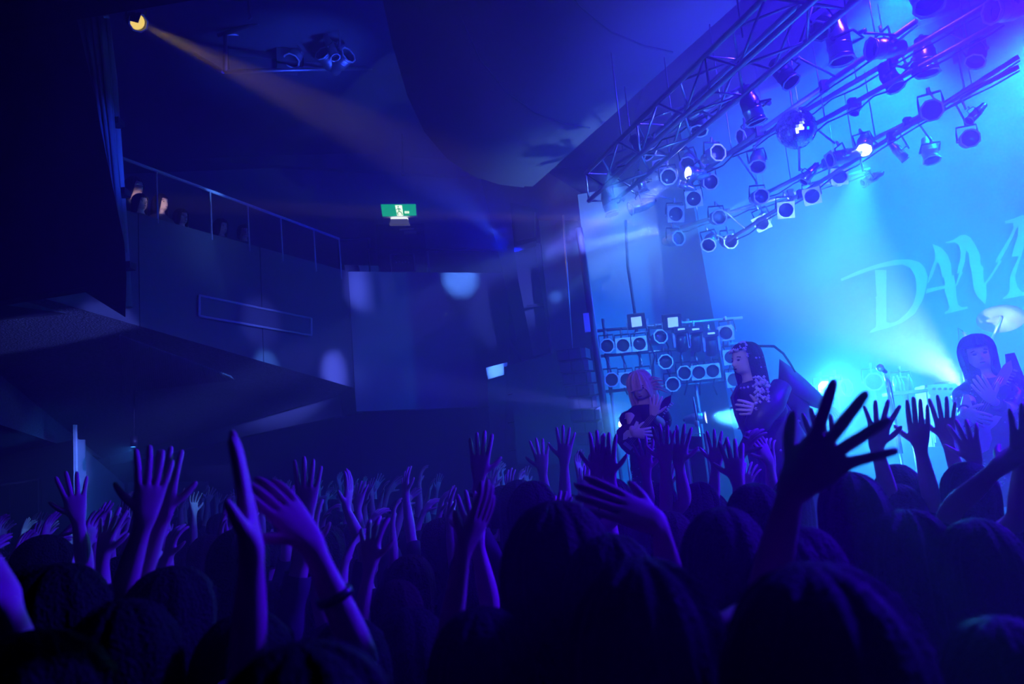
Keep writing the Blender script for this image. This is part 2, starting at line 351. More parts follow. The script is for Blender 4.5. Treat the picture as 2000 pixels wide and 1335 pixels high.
for nm, poly in LET.items():
    pts = [onk(x, y) for x, y in poly]
    m2 = MB(); m2.add(pts, [tuple(t) for t in tessellate_polygon([[Vector((x, y, 0)) for x, y in poly]])])
    o = m2.build(nm, M_letter, bd)
    o.modifiers.new('thickness', 'SOLIDIFY').thickness = .003

# dark wall end, curtain and pipe that stand before the balcony on the far side
pw = [P(-60, 60, 7.6), P(152, 36, 7.6), P(237, 480, 7.6), P(249, 600, 7.6), P(-60, 545, 7.6)]
struct('wall_side_dark', MB().prism([P(-80, -60, 7.4), P(150, 36, 7.4), P(172, 130, 7.4), P(243, 475, 7.4), P(247, 540, 7.4), P(245, 610, 7.4), P(165, 560, 7.4), P(-80, 600, 7.4)], (-.1, .2, 0)), M_black)
struct('beam_side_dark', MB().prism([P(-80, -60, 7.0), P(420, -60, 7.0), P(392, -2, 7.0), P(140, 40, 7.0), P(-80, 80, 7.0)], (0, .12, .12)), M_black)
cu = MB(); NXc, NZc = 24, 10; g = []
for j in range(NZc + 1):
    a = P(146, 36, 7.75).lerp(P(234, 492, 7.75), j / NZc); b = P(206, 30, 7.95).lerp(P(243, 490, 7.85), j / NZc)
    for i in range(NXc + 1):
        p = a.lerp(b, i / NXc) + Vector((0, .05 * math.sin(i * 1.15 + .2 * j), 0)); g.append(p)
cu.add(g, [(j * (NXc + 1) + i, j * (NXc + 1) + i + 1, (j + 1) * (NXc + 1) + i + 1, (j + 1) * (NXc + 1) + i) for j in range(NZc) for i in range(NXc)], True)
ct = thing('side_curtain', 'dark blue-lit hanging curtain beside the balcony end', 'curtain', P(234, 492, 7.8))
cu.build('cloth', mat('curtain_cloth', (.16, .16, .20), .9), ct).modifiers.new('thickness', 'SOLIDIFY').thickness = .012
MB().tube([P(140, 38, 7.85), P(212, 32, 7.95)], .02).build('curtain_rail', M_steel, ct)
pp = thing('standing_pipe', 'pale vertical pipe with clamps at the end of the balcony railing', 'pipe', P(247, 600, 8.1))
MB().tube([P(203, 30, 8.1), P(218, 150, 8.1), P(238, 440, 8.1), P(248, 600, 8.1)], .055, 12).build('pole', M_wall, pp)
for py, xx in ((240, 224), (377, 236), (520, 246)):
    MB().box(P(xx, py, 8.0), (.15, .14, .07)).build('clamp', M_blackmetal, pp)
    MB().tube([P(xx, py, 7.95), P(xx + 14, py + 3, 8.2)], .015, 6).build('clamp_bolt', M_steel, pp)

# ================================================================ people
M_skin = mat('skin', (.62, .46, .38), .55, noise=.08, nscale=12)
M_skin_pale = mat('stage_makeup_skin', (.80, .66, .60), .5)
M_hair = mat('dark_hair', (.010, .009, .009), .7, noise=.3, nscale=60, spec=.12, bump=.9, bscale=120)
M_hair_brown = mat('brown_hair', (.03, .018, .012), .7, noise=.3, nscale=60, spec=.12, bump=.9, bscale=120)
M_hair_blond = mat('bleached_hair', (.62, .55, .45), .4, noise=.3, nscale=60)
M_shirts = [mat('black_cotton', (.02, .02, .022), .9), mat('charcoal_cotton', (.05, .05, .055), .9), mat('navy_cotton', (.03, .035, .07), .9), mat('plum_cotton', (.06, .03, .06), .9), mat('grey_cotton', (.16, .16, .17), .9)]
M_trousers = mat('dark_denim', (.03, .032, .045), .9)
M_leather = mat('black_leather', (.02, .02, .024), .28, noise=.3, nscale=40)
V = Vector

def hand_geo(bm, wrist, ydir, dorsal, side, scale=1.0, curl=.25, spread=.16, thumb=.5, region=None, fist=0.0, curls=None):
    """adds an open hand; returns its wrist loop of ten vertices. side=+1: thumb on +x when y is forward, dorsal is up"""
    y = V(ydir).normalized(); z = V(dorsal); z = (z - y * z.dot(y)).normalized(); x = y.cross(z) * side
    def W(a, b, c): return V(wrist) + (x * a + y * b + z * c) * scale
    rows = [(0.0, .027, .019, -.019), (.022, .031, .017, -.018), (.052, .038, .014, -.016), (.088, .041, .012, -.012)]
    cols = [-1, -.5, 0, .5, 1]
    top = []; bot = []
    for (yy, hw, zt, zb) in rows:
        arch = [(-.004 if abs(c) == 1 else .001) for c in cols]
        top.append([bm.verts.new(W(c * hw, yy - (.010 * (c < -.75)) - (.004 * (c > .75)), zt + a)) for c, a in zip(cols, arch)])
        bot.append([bm.verts.new(W(c * hw, yy - (.010 * (c < -.75)) - (.004 * (c > .75)), zb - a)) for c, a in zip(cols, arch)])
    F = []
    for r_ in range(3):
        for c in range(4):
            F.append(bm.faces.new((top[r_][c], top[r_][c + 1], top[r_ + 1][c + 1], top[r_ + 1][c])))
            F.append(bm.faces.new((bot[r_][c + 1], bot[r_][c], bot[r_ + 1][c], bot[r_ + 1][c + 1])))
    for r_ in range(3):
        F.append(bm.faces.new((top[r_][0], top[r_ + 1][0], bot[r_ + 1][0], bot[r_][0])))
        if r_ != 1: F.append(bm.faces.new((top[r_ + 1][4], top[r_][4], bot[r_][4], bot[r_ + 1][4])))
    lens = [(.030, .022, .018), (.042, .027, .020), (.047, .030, .021), (.042, .026, .020)]   # little .. index
    rad = [.0080, .0094, .0097, .0095]
    for k in range(4):
        ring = [top[3][k], top[3][k + 1], bot[3][k + 1], bot[3][k]]
        cx = sum((v.co for v in ring), V()) / 4
        ang = (k - 1.6) * spread
        fd = (y * math.cos(ang) + x * math.sin(ang)).normalized(); fx = (x - fd * x.dot(fd)).normalized(); fz = z
        p = cx; cv = (curls[k] if curls else curl)
        segs = [(.012, .0)] + [(l, cv * m_) for l, m_ in zip(lens[k], (.8, 1.0, .7))]
        r0 = rad[k]
        for si, (l, c_) in enumerate(segs):
            q = Matrix.Rotation(-c_ , 3, fx * (1 if (fx.cross(fd)).dot(fz) > 0 else -1))
            fd = q @ fd; fz = q @ fz
            p = p + fd * l * scale
            rr = r0 * scale * (1.12 if si == 0 else (1.0, 1.0, .93, .62)[si])
            new = [bm.verts.new(p + (-fx * rr if i in (0, 3) else fx * rr) * 1.05 + (fz * rr if i in (0, 1) else -fz * rr)) for i in range(4)]
            for i in range(4): F.append(bm.faces.new((ring[i], ring[(i + 1) % 4], new[(i + 1) % 4], new[i])))
            ring = new
        F.append(bm.faces.new(ring))
    ring = [top[2][4], top[1][4], bot[1][4], bot[2][4]]
    p = sum((v.co for v in ring), V()) / 4
    fd = (x * math.cos(.9 - thumb * .55) + y * math.sin(.9 - thumb * .55) * 1.0 - z * .22).normalized()
    bend = (y * .9 + x * .25 - z * .15)
    for si, l in enumerate((.024, .030, .026)):
        if si: fd = (fd * .72 + bend.normalized() * .28 * (1 if si == 1 else .8)).normalized()
        p = p + fd * l * scale
        rr = (.0128, .0100, .0066)[si] * scale
        fy = (y - fd * y.dot(fd)).normalized(); fz = fd.cross(fy); fz = fz if fz.dot(z) > 0 else -fz
        new = [bm.verts.new(p + (fy * rr if i in (0, 3) else -fy * rr) + (fz * rr if i in (0, 1) else -fz * rr)) for i in range(4)]
        for i in range(4): F.append(bm.faces.new((ring[i], ring[(i + 1) % 4], new[(i + 1) % 4], new[i])))
        ring = new
    F.append(bm.faces.new(ring))
    for f in F: f.material_index = 4
    return top[0] + bot[0][::-1]

def sweep(bm, loop, path, radii, regions, flat=None):
    """lofts the ten-vertex loop along a path of points; returns the last loop with its frame"""
    loop = list(loop); n = len(loop)
    c0 = sum((v.co for v in loop), V()) / n
    path = [V(p) for p in path]
    t0 = (path[0] - c0).normalized()
    nrm = V()
    for i in range(n): nrm += (loop[i].co - c0).cross(loop[(i + 1) % n].co - c0)
    sgn = 1 if nrm.dot(t0) > 0 else -1
    e1 = loop[0].co - c0; e1 = (e1 - nrm.normalized() * e1.dot(nrm.normalized())).normalized()
    prev = nrm.normalized() * sgn; k = len(path)
    for i in range(k):
        a = path[i - 1] if i else c0; b = path[i + 1] if i + 1 < k else path[i]
        t = (b - a).normalized()
        e1 = prev.rotation_difference(t) @ e1; e1 = (e1 - t * e1.dot(t)).normalized(); e2 = t.cross(e1); prev = t
        rx, ry = radii[i] if isinstance(radii[i], tuple) else (radii[i], radii[i])
        new = [bm.verts.new(path[i] + e1 * math.cos(sgn * 2 * math.pi * j / n) * rx + e2 * math.sin(sgn * 2 * math.pi * j / n) * ry) for j in range(n)]
        for j in range(n):
            f = bm.faces.new((loop[j], loop[(j + 1) % n], new[(j + 1) % n], new[j])); f.material_index = regions[i]
        loop = new
    return loop
def bridge(bm, A, B, region):
    n = len(A); best = None
    for d in (1, -1):
        for s in range(n):
            e = sum((A[i].co - B[(s + d * i) % n].co).length_squared for i in range(n))
            if best is None or e < best[0]: best = (e, d, s)
    _, d, s = best
    for i in range(n):
        f = bm.faces.new((A[i], A[(i + 1) % n], B[(s + d * (i + 1)) % n], B[(s + d * i) % n])); f.material_index = region

NC = 16
def make_human(name, J, levels=1, face=False, scale=1.0, girl=False):
    """J: pose. Faces +y, stands on z=0. returns mesh with region per face (0 head,1 torso,2 upper arm,3 forearm,4 hand,5 leg,6 foot)"""
    bm = bmesh.new()
    lean = J.get('lean', (0, 0)); crouch = J.get('crouch', 0.0)   # lean: shift of shoulders x,y
    sw = .93 if girl else 1.0
    prof = [(.84, .150, .105), (.93, .165, .115), (1.04, .140 * sw, .10), (1.16, .148 * sw, .105), (1.255, .160 * sw, .112), (1.335, .178 * sw, .108), (1.405, .160 * sw, .090), (1.445, .090 * sw, .066), (1.475, .056, .056), (1.515, .052, .055)]
    def spine(z):
        t = max(0, (z - .93) / .55); t2 = t * t * (3 - 2 * min(t, 1)) if t < 1 else t
        return V((lean[0] * t2, lean[1] * t2, z - crouch - .25 * t * (lean[0] ** 2 + lean[1] ** 2)))
    tw = J.get('twist', 0.0)
    rings = []
    for (z, hw, hd) in prof:
        c = spine(z); a0 = tw * max(0, min(1, (z - .93) / .45)); ring = []
        for k in range(NC):
            a = (k + .5) * 2 * math.pi / NC
            dx, dy = hw * math.cos(a), hd * math.sin(a)
            ring.append(bm.verts.new(c + V((dx * math.cos(a0) - dy * math.sin(a0), dx * math.sin(a0) + dy * math.cos(a0), 0))))
        rings.append(ring)
    holes = {}
    hole_cols = {1: (14, 15, 0), -1: (6, 7, 8)}
    for r_ in range(len(rings) - 1):
        for k in range(NC):
            if r_ in (4, 5) and (k in hole_cols[1] or k in hole_cols[-1]): continue
            f = bm.faces.new((rings[r_][k], rings[r_][(k + 1) % NC], rings[r_ + 1][(k + 1) % NC], rings[r_ + 1][k]))
            f.material_index = 1 if 1 <= r_ < 7 else (0 if r_ >= 7 else 5)
    for s, (c0, c1, c2) in hole_cols.items():
        c3 = (c2 + 1) % NC
        holes[s] = [rings[4][c0], rings[4][c1], rings[4][c2], rings[4][c3], rings[5][c3], rings[6][c3], rings[6][c2], rings[6][c1], rings[6][c0], rings[5][c0]]
    # head
    hc = spine(1.515); yaw, pitch, tilt = J.get('head', (0, 0, 0))
    HM = Matrix.Translation(hc) @ Matrix.Rotation(yaw, 4, 'Z') @ Matrix.Rotation(pitch, 4, 'X') @ Matrix.Rotation(tilt, 4, 'Y')
    hp = [(.012, .058, .072, .012), (.03, .062, .088, .018), (.06, .068, .096, .018), (.09, .073, .099, .012), (.12, .076, .100, .008), (.15, .075, .099, .004), (.18, .066, .088, .002), (.203, .045, .060, 0), (.215, .018, .025, 0)]
    prev = rings[-1]
    for (z, hw, hd, yo) in hp:
        ring = [bm.verts.new(HM @ V((hw * math.cos((k + .5) * 2 * math.pi / NC), hd * math.sin((k + .5) * 2 * math.pi / NC) + yo, z))) for k in range(NC)]
        for k in range(NC):
            f = bm.faces.new((prev[k], prev[(k + 1) % NC], ring[(k + 1) % NC], ring[k])); f.material_index = 0
        prev = ring
    f = bm.faces.new(prev); f.material_index = 0
    # arms
    hands = {}
    for s, key in ((1, 'R'), (-1, 'L')):
        a = J['arm' + key]; hs = J.get('hand' + key, {})
        loop = holes[s]; c0 = sum((v.co for v in loop), V()) / 10
        el, wr = V(a[0]), V(a[1])
        sh = c0 + V((s * .035, 0, 0)) + (el - c0).normalized() * .03
        up = (el - sh); fo = (wr - el)
        path = [sh, sh + up * .25, sh + up * .6, el - up * .08, el + fo * .08, el + fo * .3, el + fo * .65, wr - fo * .12]
        g = J.get('girth', 1.0) * (.86 if girl else 1.0)
        rad = [.056, .052 * g, .046 * g, .040 * g, .039 * g, .043 * g, .034 * g, .027 * g]
        regs = [2, 2, 2, 2, 3, 3, 3, 3]
        end = sweep(bm, loop, path, rad, regs)
        yd = V(hs.get('dir', fo)); dz_ = V(hs.get('dorsal', (0, 1, 0)))
        hl = hand_geo(bm, wr, yd, dz_, hs.get('thumb_side', -s), hs.get('scale', 1.0 if girl else 1.08), hs.get('curl', .25), hs.get('spread', .16), hs.get('thumb', .5), curls=hs.get('curls'))
        bridge(bm, end, hl, 4)
        hands[key] = (wr, yd.normalized())
    # legs
    b0 = rings[0]
    fm = [(NC // 4 - 1), NC // 4]; bmid = [(3 * NC // 4 - 1), 3 * NC // 4]
    # front middle vertices 3,4 ; back middle 11,12: join across with a crotch strip
    cz = V((0, 0, -.02))
    crF = bm.verts.new((b0[3].co + b0[4].co) / 2 + V((0, -.05, -.03))); crB = bm.verts.new((b0[11].co + b0[12].co) / 2 + V((0, .05, -.03)))
    for vv in ((b0[3], b0[4], crF), (b0[12], crB, b0[11])):
        f = bm.faces.new(vv); f.material_index = 5
    for s in (1, -1):
        L = J.get('leg' + ('R' if s > 0 else 'L'), None)
        if L is None: L = [(s * .10, .02, .47 - crouch * .5), (s * .11, -.01, .08)]
        loop = ([b0[12], b0[13], b0[14], b0[15], b0[0], b0[1], b0[2], b0[3], crF, crB] if s > 0 else [b0[4], b0[5], b0[6], b0[7], b0[8], b0[9], b0[10], b0[11], crB, crF])
        kn, an = V(L[0]), V(L[1]); c0 = sum((v.co for v in loop), V()) / 10
        th = kn - c0; shn = an - kn
        fd_ = V(J.get('toe', (s * .25, 1, 0))).normalized()
        path = [c0 + th * .18, c0 + th * .5, kn - th * .06, kn + shn * .1, kn + shn * .35, kn + shn * .75, an, an + V((0, 0, -.045)) + fd_ * .05, an + V((0, 0, -.055)) + fd_ * .14, an + V((0, 0, -.06)) + fd_ * .20]
        rad = [.088, .076, .058, .056, .060, .042, .042, (.042, .04), (.042, .032), (.03, .02)]
        end = sweep(bm, loop, path, rad, [5] * 6 + [6] * 4)
        f = bm.faces.new(end); f.material_index = 6
    bmesh.ops.delete(bm, geom=[v for v in bm.verts if not v.link_faces], context='VERTS')
    bmesh.ops.recalc_face_normals(bm, faces=bm.faces)
    me = bpy.data.meshes.new(name); bm.to_mesh(me); bm.free()
    o = bpy.data.objects.new('tmp_body', me); COL.objects.link(o)
    md = o.modifiers.new('s', 'SUBSURF'); md.levels = levels; md.render_levels = levels
    dg = bpy.context.evaluated_depsgraph_get(); dg.update()
    me2 = bpy.data.meshes.new_from_object(o.evaluated_get(dg)); me2.name = name
    bpy.data.objects.remove(o); bpy.data.meshes.remove(me)
    if face:                                   # nose, brow, eye hollows, lips, chin
        inv = HM.inverted()
        for v in me2.vertices:
            q = inv @ v.co
            if q.z < -.005 or q.z > .2 or q.y < 0: continue
            G = lambda x, z, sx, sz: math.exp(-((q.x - x) / sx) ** 2 - ((q.z - z) / sz) ** 2)
            d = .020 * G(0, .078, .011, .014) + .012 * G(0, .096, .008, .02) - .011 * (G(.031, .107, .016, .011) + G(-.031, .107, .016, .011))
            d += .005 * (G(.03, .126, .026, .008) + G(-.03, .126, .026, .008)) + .007 * G(0, .046, .022, .008) + .006 * G(0, .018, .02, .012) - .004 * G(0, .060, .01, .006)
            v.co = HM @ V((q.x, q.y + d, q.z))
    for p in me2.polygons: p.use_smooth = True
    return me2, HM

def shell(src, name, regs, off, m, cut=None, wob=.004, seed=0):
    """clothing: the part of the body in regs, standing off it"""
    bm = bmesh.new(); bm.from_mesh(src); bm.normal_update()
    rnd = random.Random(seed)
    kill = [f for f in bm.faces if f.material_index not in regs or (cut and cut(f))]
    bmesh.ops.delete(bm, geom=kill, context='FACES')
    for v in bm.verts:
        v.co = v.co + v.normal * (off + wob * math.sin(v.co.z * 38 + v.co.x * 21 + seed) + wob * .6 * math.sin(v.co.x * 55 + v.co.y * 47))
    for f in bm.faces: f.material_index = 0
    me = bpy.data.meshes.new(name); bm.to_mesh(me); bm.free()
    me.materials.append(m)
    for p in me.polygons: p.use_smooth = True
    return me

def hair_mesh(name, HM, m, length=.0, back=.12, vol=1.0, seed=0, nth=64, fringe=.145, messy=.006, open_=1.25):
    """closed hair volume over the head: HM is the head's frame; length: how far it falls below the ears"""
    rnd = random.Random(seed); mb = MB(); rows = 12; C = V((0, -.004, .115))
    ph = [rnd.uniform(0, 6.28) for _ in range(4)]
    outer = []; inner = []
    for j in range(rows + 1):
        for i in range(nth):
            a = 2 * math.pi * i / nth; front = max(0, math.sin(a))
            fr = min(1, front * open_)
            zb = (.03 - length) * (1 - fr ** 3) + fringe * fr ** 3
            t = j / rows
            el = math.pi / 2 * (1 - min(1, t * 1.6))
            strand = messy * (math.sin(a * 9 + ph[0] + t * 2) + .7 * math.sin(a * 17 + ph[1] + t * 3) + .6 * math.sin(a * 27 + ph[2]) + .4 * math.sin(a * 5 + t * 7 + ph[3]))
            rx, ry, rz = .087 * vol, .110 * vol, .112 * vol
            zz = C.z + rz * math.sin(el)
            rr = math.cos(el)
            if t > .625:
                u = (t - .625) / .375; zz = C.z + (zb - C.z) * u; rr = 1.0 - .10 * u * u + (.12 * u if length > .12 else 0)
            zz = max(zz, zb) if zb < C.z else (C.z + rz * math.sin(el) if C.z + rz * math.sin(el) > zb else zb + .002 * j)
            rr2 = rr + strand * (6 if t > .15 else 1)
            if zb > C.z and zz <= zb + .03: 
                ss = max(0.0, 1 - ((zb - C.z) / rz) ** 2) ** .5; rr2 = max(ss, .2) + strand * 2
            outer.append(V((rx * rr2 * math.cos(a), C.y + ry * rr2 * math.sin(a) - (back * .12 * t if front < .2 else 0), zz)))
            sc_ = .80
            inner.append(V((rx * rr2 * sc_ * math.cos(a), C.y + ry * rr2 * sc_ * math.sin(a), zz * .96 + .004)))
    n = nth; R1 = rows + 1
    fs = [(j * n + i, j * n + (i + 1) % n, (j + 1) * n + (i + 1) % n, (j + 1) * n + i) for j in range(rows) for i in range(n)]
    o2 = len(outer)
    fs += [(o2 + j * n + i, o2 + (j + 1) * n + i, o2 + (j + 1) * n + (i + 1) % n, o2 + j * n + (i + 1) % n) for j in range(rows) for i in range(n)]
    fs += [(rows * n + i, rows * n + (i + 1) % n, o2 + rows * n + (i + 1) % n, o2 + rows * n + i) for i in range(n)]
    me = bpy.data.meshes.new(name); me.from_pydata([HM @ v for v in outer + inner], [], fs); me.materials.append(m)
    for p in me.polygons: p.use_smooth = True
    return me

def person(label, J, loc, rotz, hair=None, shirt=0, sleeves=False, levels=1, face=False, group=None, girl=False, name='person', skin=None, extra=None, height=1.0):
    body, HM = make_human(name, J, levels, face, girl=girl)
    o = bpy.data.objects.new(name, body); COL.objects.link(o)
    smat = M_shirts[shirt] if isinstance(shirt, int) else shirt
    regs = (1, 2, 3) if sleeves else (1, 2)
    seed = J.get('seed', 0)
    sm = shell(body, 'shirt', regs, .012, smat, seed=seed)
    tm = shell(body, 'trousers', (5,), .010, extra or M_trousers, seed=seed + 3)
    shoe_r = shell(body, 'shoe', (6,), .008, M_leather, cut=lambda f: f.calc_center_median().x < 0, wob=0, seed=seed)
    shoe_l = shell(body, 'shoe', (6,), .008, M_leather, cut=lambda f: f.calc_center_median().x >= 0, wob=0, seed=seed)
    body.materials.clear(); body.materials.append(skin or M_skin)
    body.polygons.foreach_set('material_index', [0] * len(body.polygons))
    kids = [('shirt', sm), ('trousers', tm), ('shoe', shoe_r), ('shoe', shoe_l)]
    if hair: kids.append(('hair', hair_mesh('hair', HM, hair.get('m', M_hair), hair.get('length', 0), vol=hair.get('vol', 1.0), seed=seed, fringe=hair.get('fringe', .145), messy=hair.get('messy', .006), open_=hair.get('open', 1.25))))
    for nm, me in kids:
        c = bpy.data.objects.new(nm, me); COL.objects.link(c); c.parent = o
    o.location = loc; o.rotation_euler = (0, 0, rotz); o.scale = (height,) * 3
    tag(o, label, 'person', group)
    return o, HM

# ================================================================ lighting rig
# --- lamp kinds; each looks along its own -z, origin at the front rim
def ring_plate(mb, kind, r, hole, z, th):
    n = 24 if kind == 'square' else 8
    if kind == 'square':
        out = []
        for j in range(n):
            a = 2 * math.pi * j / n; c, s = math.cos(a), math.sin(a); k = 1 / max(abs(c), abs(s)); out.append((c * k * r, s * k * r))
    else:
        out = [(r * 1.06 * math.cos(2 * math.pi * (j + .5) / n), r * 1.06 * math.sin(2 * math.pi * (j + .5) / n)) for j in range(n)]
    if kind != 'square':                      # octagonal ring
        inn = [(x * hole / r * .98, y * hole / r * .98) for x, y in out]
    else:
        inn = [(hole * math.cos(2 * math.pi * j / n), hole * math.sin(2 * math.pi * j / n)) for j in range(n)]
    vs_ = [(x, y, z) for x, y in out] + [(x, y, z) for x, y in inn] + [(x, y, z - th) for x, y in out] + [(x, y, z - th) for x, y in inn]
    fs = []
    for j in range(n):
        k = (j + 1) % n
        fs += [(j, k, n + k, n + j), (2 * n + k, 2 * n + j, 3 * n + j, 3 * n + k), (j, 2 * n + j, 2 * n + k, k), (n + k, 3 * n + k, 3 * n + j, n + j)]
    return mb.add(vs_, fs)
M_can = {'silver': M_metal, 'black': M_blackmetal, 'grey': M_steel}
def lamp_proto(frame, finish, length=.26, r=.075, on=None, onstr=0):
    e = bpy.data.objects.new('stage_lamp', None)
    COL.objects.link(e)
    cm = M_can[finish]
    MB().lathe([(r * .965, 0), (r, .0), (r, length * .62), (r * .93, length * .66), (r * .72, length * .84), (r * .66, length), (r * .30, length * 1.02), (.001, length * 1.02)], 20).build('can', cm, e, False)
    b = MB()
    for z in (.01, length * .3): b.lathe([(r, z), (r * 1.05, z + .003), (r * 1.05, z + .012), (r, z + .015)], 20)
    b.build('can_band', cm, e, False)
    ring_plate(MB(), frame, r * 1.14, r * .97, -.004, .006).build('gel_frame', M_gel, e, False)
    le = MB().lathe([(.001, .045), (r * .5, .048), (r * .965, .06)], 20)
    le.build('lens', on or M_lens, e, False)
    y = MB().tube([(r * 1.16, 0, length * .42), (r * 1.16, r * .9, length * .42), (r * 1.1, r * 1.7, length * .42), (-r * 1.1, r * 1.7, length * .42), (-r * 1.16, r * .9, length * .42), (-r * 1.16, 0, length * .42)], .009, 6)
    yo = y.build('yoke', M_blackmetal, e, False)
    MB().tube([(0, r * 1.7, length * .42), (0, r * 2.4, length * .42)], .014, 6).build('clamp', M_steel, e, False)
    MB().lathe([(.012, length * 1.0), (.02, length * 1.02), (.016, length * 1.1), (.001, length * 1.1)], 8).build('rear_cap', M_blackmetal, e, False)
    for sx in (-1, 1):
        MB().tube([(sx * r * 1.0, 0, length * .42), (sx * r * 1.3, 0, length * .42)], .014, 8).build('yoke_knob', M_steel, e, False)
    return e
M_gel = mat('gel_frame_metal', (.85, .87, .88), .45, .15)
M_on_white = mat('lit_lens_white', (.9, .95, 1), .3, emit=(.72, .92, 1.0), estr=14)
M_on_cyan = mat('lit_lens_cyan', (.6, .9, 1), .3, emit=(.45, .85, 1.0), estr=22)
M_on_warm = mat('lit_lens_warm', (1, .9, .5), .3, emit=(1.0, .70, .13), estr=.62)
PROTO = {}; LAMPS = []; BARS = []
def lamp(label, px, py, D, to=None, dirv=None, frame='square', finish='silver', size=1.0, length=.26, on=None, roll=0.0, group='stage lamps on the rig'):
    key = (frame, finish, length, on.name if on else None)
    e = PROTO.get(key)
    loc = P(px, py, D)
    if e is None: e = PROTO[key] = lamp_proto(frame, finish, length, on=on)
    else: e = copy_tree(e)
    d = V(dirv) if dirv is not None else (to - loc)
    e.location = loc; e.rotation_mode = 'QUATERNION'
    q = d.normalized().to_track_quat('-Z', 'Y')
    e.rotation_quaternion = q @ Quaternion((0, 0, 1), roll)
    e.scale = (size,) * 3
    tag(e, label, 'stage lamp', group)
    LAMPS.append(e)
    return e
CAM = EYE
def toward(px, py, D, dx=0, dy=0, dz=0):
    return (EYE - P(px, py, D)).normalized() + V((dx, dy, dz))

# --- overhead truss along the stage front
TR0, TR1 = P(1150, 392, 8.0), P(1600, -10, 4.66)
tdir = (TR1 - TR0).normalized(); tside = V((-tdir.y, tdir.x, 0)).normalized(); tside = tside if tside.x > 0 else -tside
tr_end = TR1 + tdir * 2.2
truss = thing('lighting_truss', 'long silver box truss hung along the front of the stage', 'truss', TR0)
offs = [V((0, 0, 0)), V((0, 0, .30)) , tside * .30, tside * .30 + V((0, 0, .30))]
for of in offs: MB().tube([TR0 + of, tr_end + of], .024, 8).build('chord', M_metal, truss)
Lt = (tr_end - TR0).length; nb = 15; BARS += [(TR0, tr_end), (TR0 + offs[2], tr_end + offs[2])]
for k in range(nb):
    a = TR0 + tdir * Lt * k / nb; b = TR0 + tdir * Lt * (k + 1) / nb
    for (i, j) in ((0, 1), (0, 2), (1, 3), (2, 3)):
        p, q = (a + offs[i], b + offs[j]) if k % 2 else (a + offs[j], b + offs[i])
        MB().tube([p, q], .011, 6).build('brace', M_metal, truss)
    if k % 3 == 0: MB().tube([a + offs[0], a + offs[1], a + offs[3], a + offs[2], a + offs[0]], .011, 6).build('cross_frame', M_metal, truss)
for k in (.1, .45, .8):
    p = TR0 + tdir * Lt * k + tside * .15
    MB().tube([p + V((0, 0, .3)), p + V((0, 0, 2.0))], .008, 6).build('hanging_chain', M_steel, truss)

# --- pipes that carry the lamps
PIPES = [((1205, 320, 7.6), (1450, 170, 6.2), 'pipe hung under the truss near the mirror ball'), ((1380, 330, 7.4), (1790, 40, 5.6), 'long lamp pipe running above the mirror ball'),
         ((1430, 300, 7.7), (2010, -40, 5.4), 'lamp pipe passing behind the mirror ball'), ((1420, 470, 8.4), (1990, 110, 6.4), 'pale lamp pipe over the band'),
         ((1480, 385, 8.2), (1990, 130, 6.6), 'thin pipe with cable over the backdrop'), ((1310, 450, 8.8), (1700, 330, 8.0), 'low rear pipe of square-framed lamps'), ((1560, 260, 6.9), (1960, 40, 5.6), 'pipe beside the two hanging cans')]
pipe_pts = []
for a, b, lab in PIPES:
    A_, B_ = P(*a), P(*b)
    B_.z = A_.z + (B_.z - A_.z) * .3 if False else B_.z
    t = thing('lamp_pipe', lab, 'pipe', A_, group='pipes of the stage rig')
    MB().tube([A_, B_], .022, 8).build('bar', M_steel, t); BARS.append((A_, B_))
    for f_ in (.15, .5, .85):
        p = A_.lerp(B_, f_)
        MB().tube([p, p + V((0, 0, .7))], .006, 5).build('drop_cable', M_steel, t)
    for f_ in (.3, .62):
        p = A_.lerp(B_, f_)
        MB().box(p, (.06, .06, .09)).build('clamp', M_blackmetal, t)
    c = [A_.lerp(B_, f_ / 12.0) + V((.02 * math.sin(f_ * 2.1), 0, -.035 - .03 * abs(math.sin(f_ * 1.3)))) for f_ in range(13)]
    MB().tube(c, .008, 5).build('cable', M_blackmetal, t)

# --- overhead lamps (photo place, distance, facing)
dn_ = V((0, 0, -1))
lamp('silver can pointing down with a pale ring, high above the mirror ball', 1645, 118, 5.6, dirv=(.02, -.02, -1), frame='octagon', size=1.15, length=.30)
lamp('slim silver can hanging down beside the truss, ring at its foot', 1478, 238, 6.0, dirv=(.22, .05, -1), frame='octagon', length=.30)
lamp('can lying level with its dark ring aimed along the truss', 1702, 96, 5.8, dirv=(-1, -.15, -.05), frame='octagon', size=1.05)
lamp('large eight-sided ring lamp cut by the top of the picture', 1815, 8, 5.0, dirv=(-.1, -.45, -1), frame='octagon', size=1.25)
lamp('dim can at the upper corner facing across the rig', 1938, 22, 5.4, dirv=(-1, -.2, -.1), frame='octagon', size=1.1)
lamp('faint violet-lit can pointing straight down over the drum riser', 1812, 142, 6.4, dirv=(0, 0, -1), frame='octagon', size=1.2)
lamp('short bright can hanging between truss and mirror ball pipe', 1668, 220, 6.6, dirv=(-.5, -.2, -.85), frame='octagon', size=.55)
lamp('lamp with round bulbs behind an eight-sided frame near the backdrop top', 1820, 215, 6.8, dirv=toward(1820, 215, 6.8), frame='octagon', size=1.15, finish='grey')
lamp('pale eight-sided lamp ring facing out near the cyan glow', 1895, 270, 7.0, dirv=toward(1895, 270, 7, .2, 0, .1), frame='octagon', finish='grey')
lamp('flat faint ring lamp low before the backdrop', 1820, 312, 7.6, dirv=(-.1, -.3, -1), frame='octagon', finish='grey')
lamp('long thin bright can angled down before the cyan glow', 1893, 236, 6.9, dirv=(-.9, -.1, -.75), frame='octagon', size=.55, length=.42)
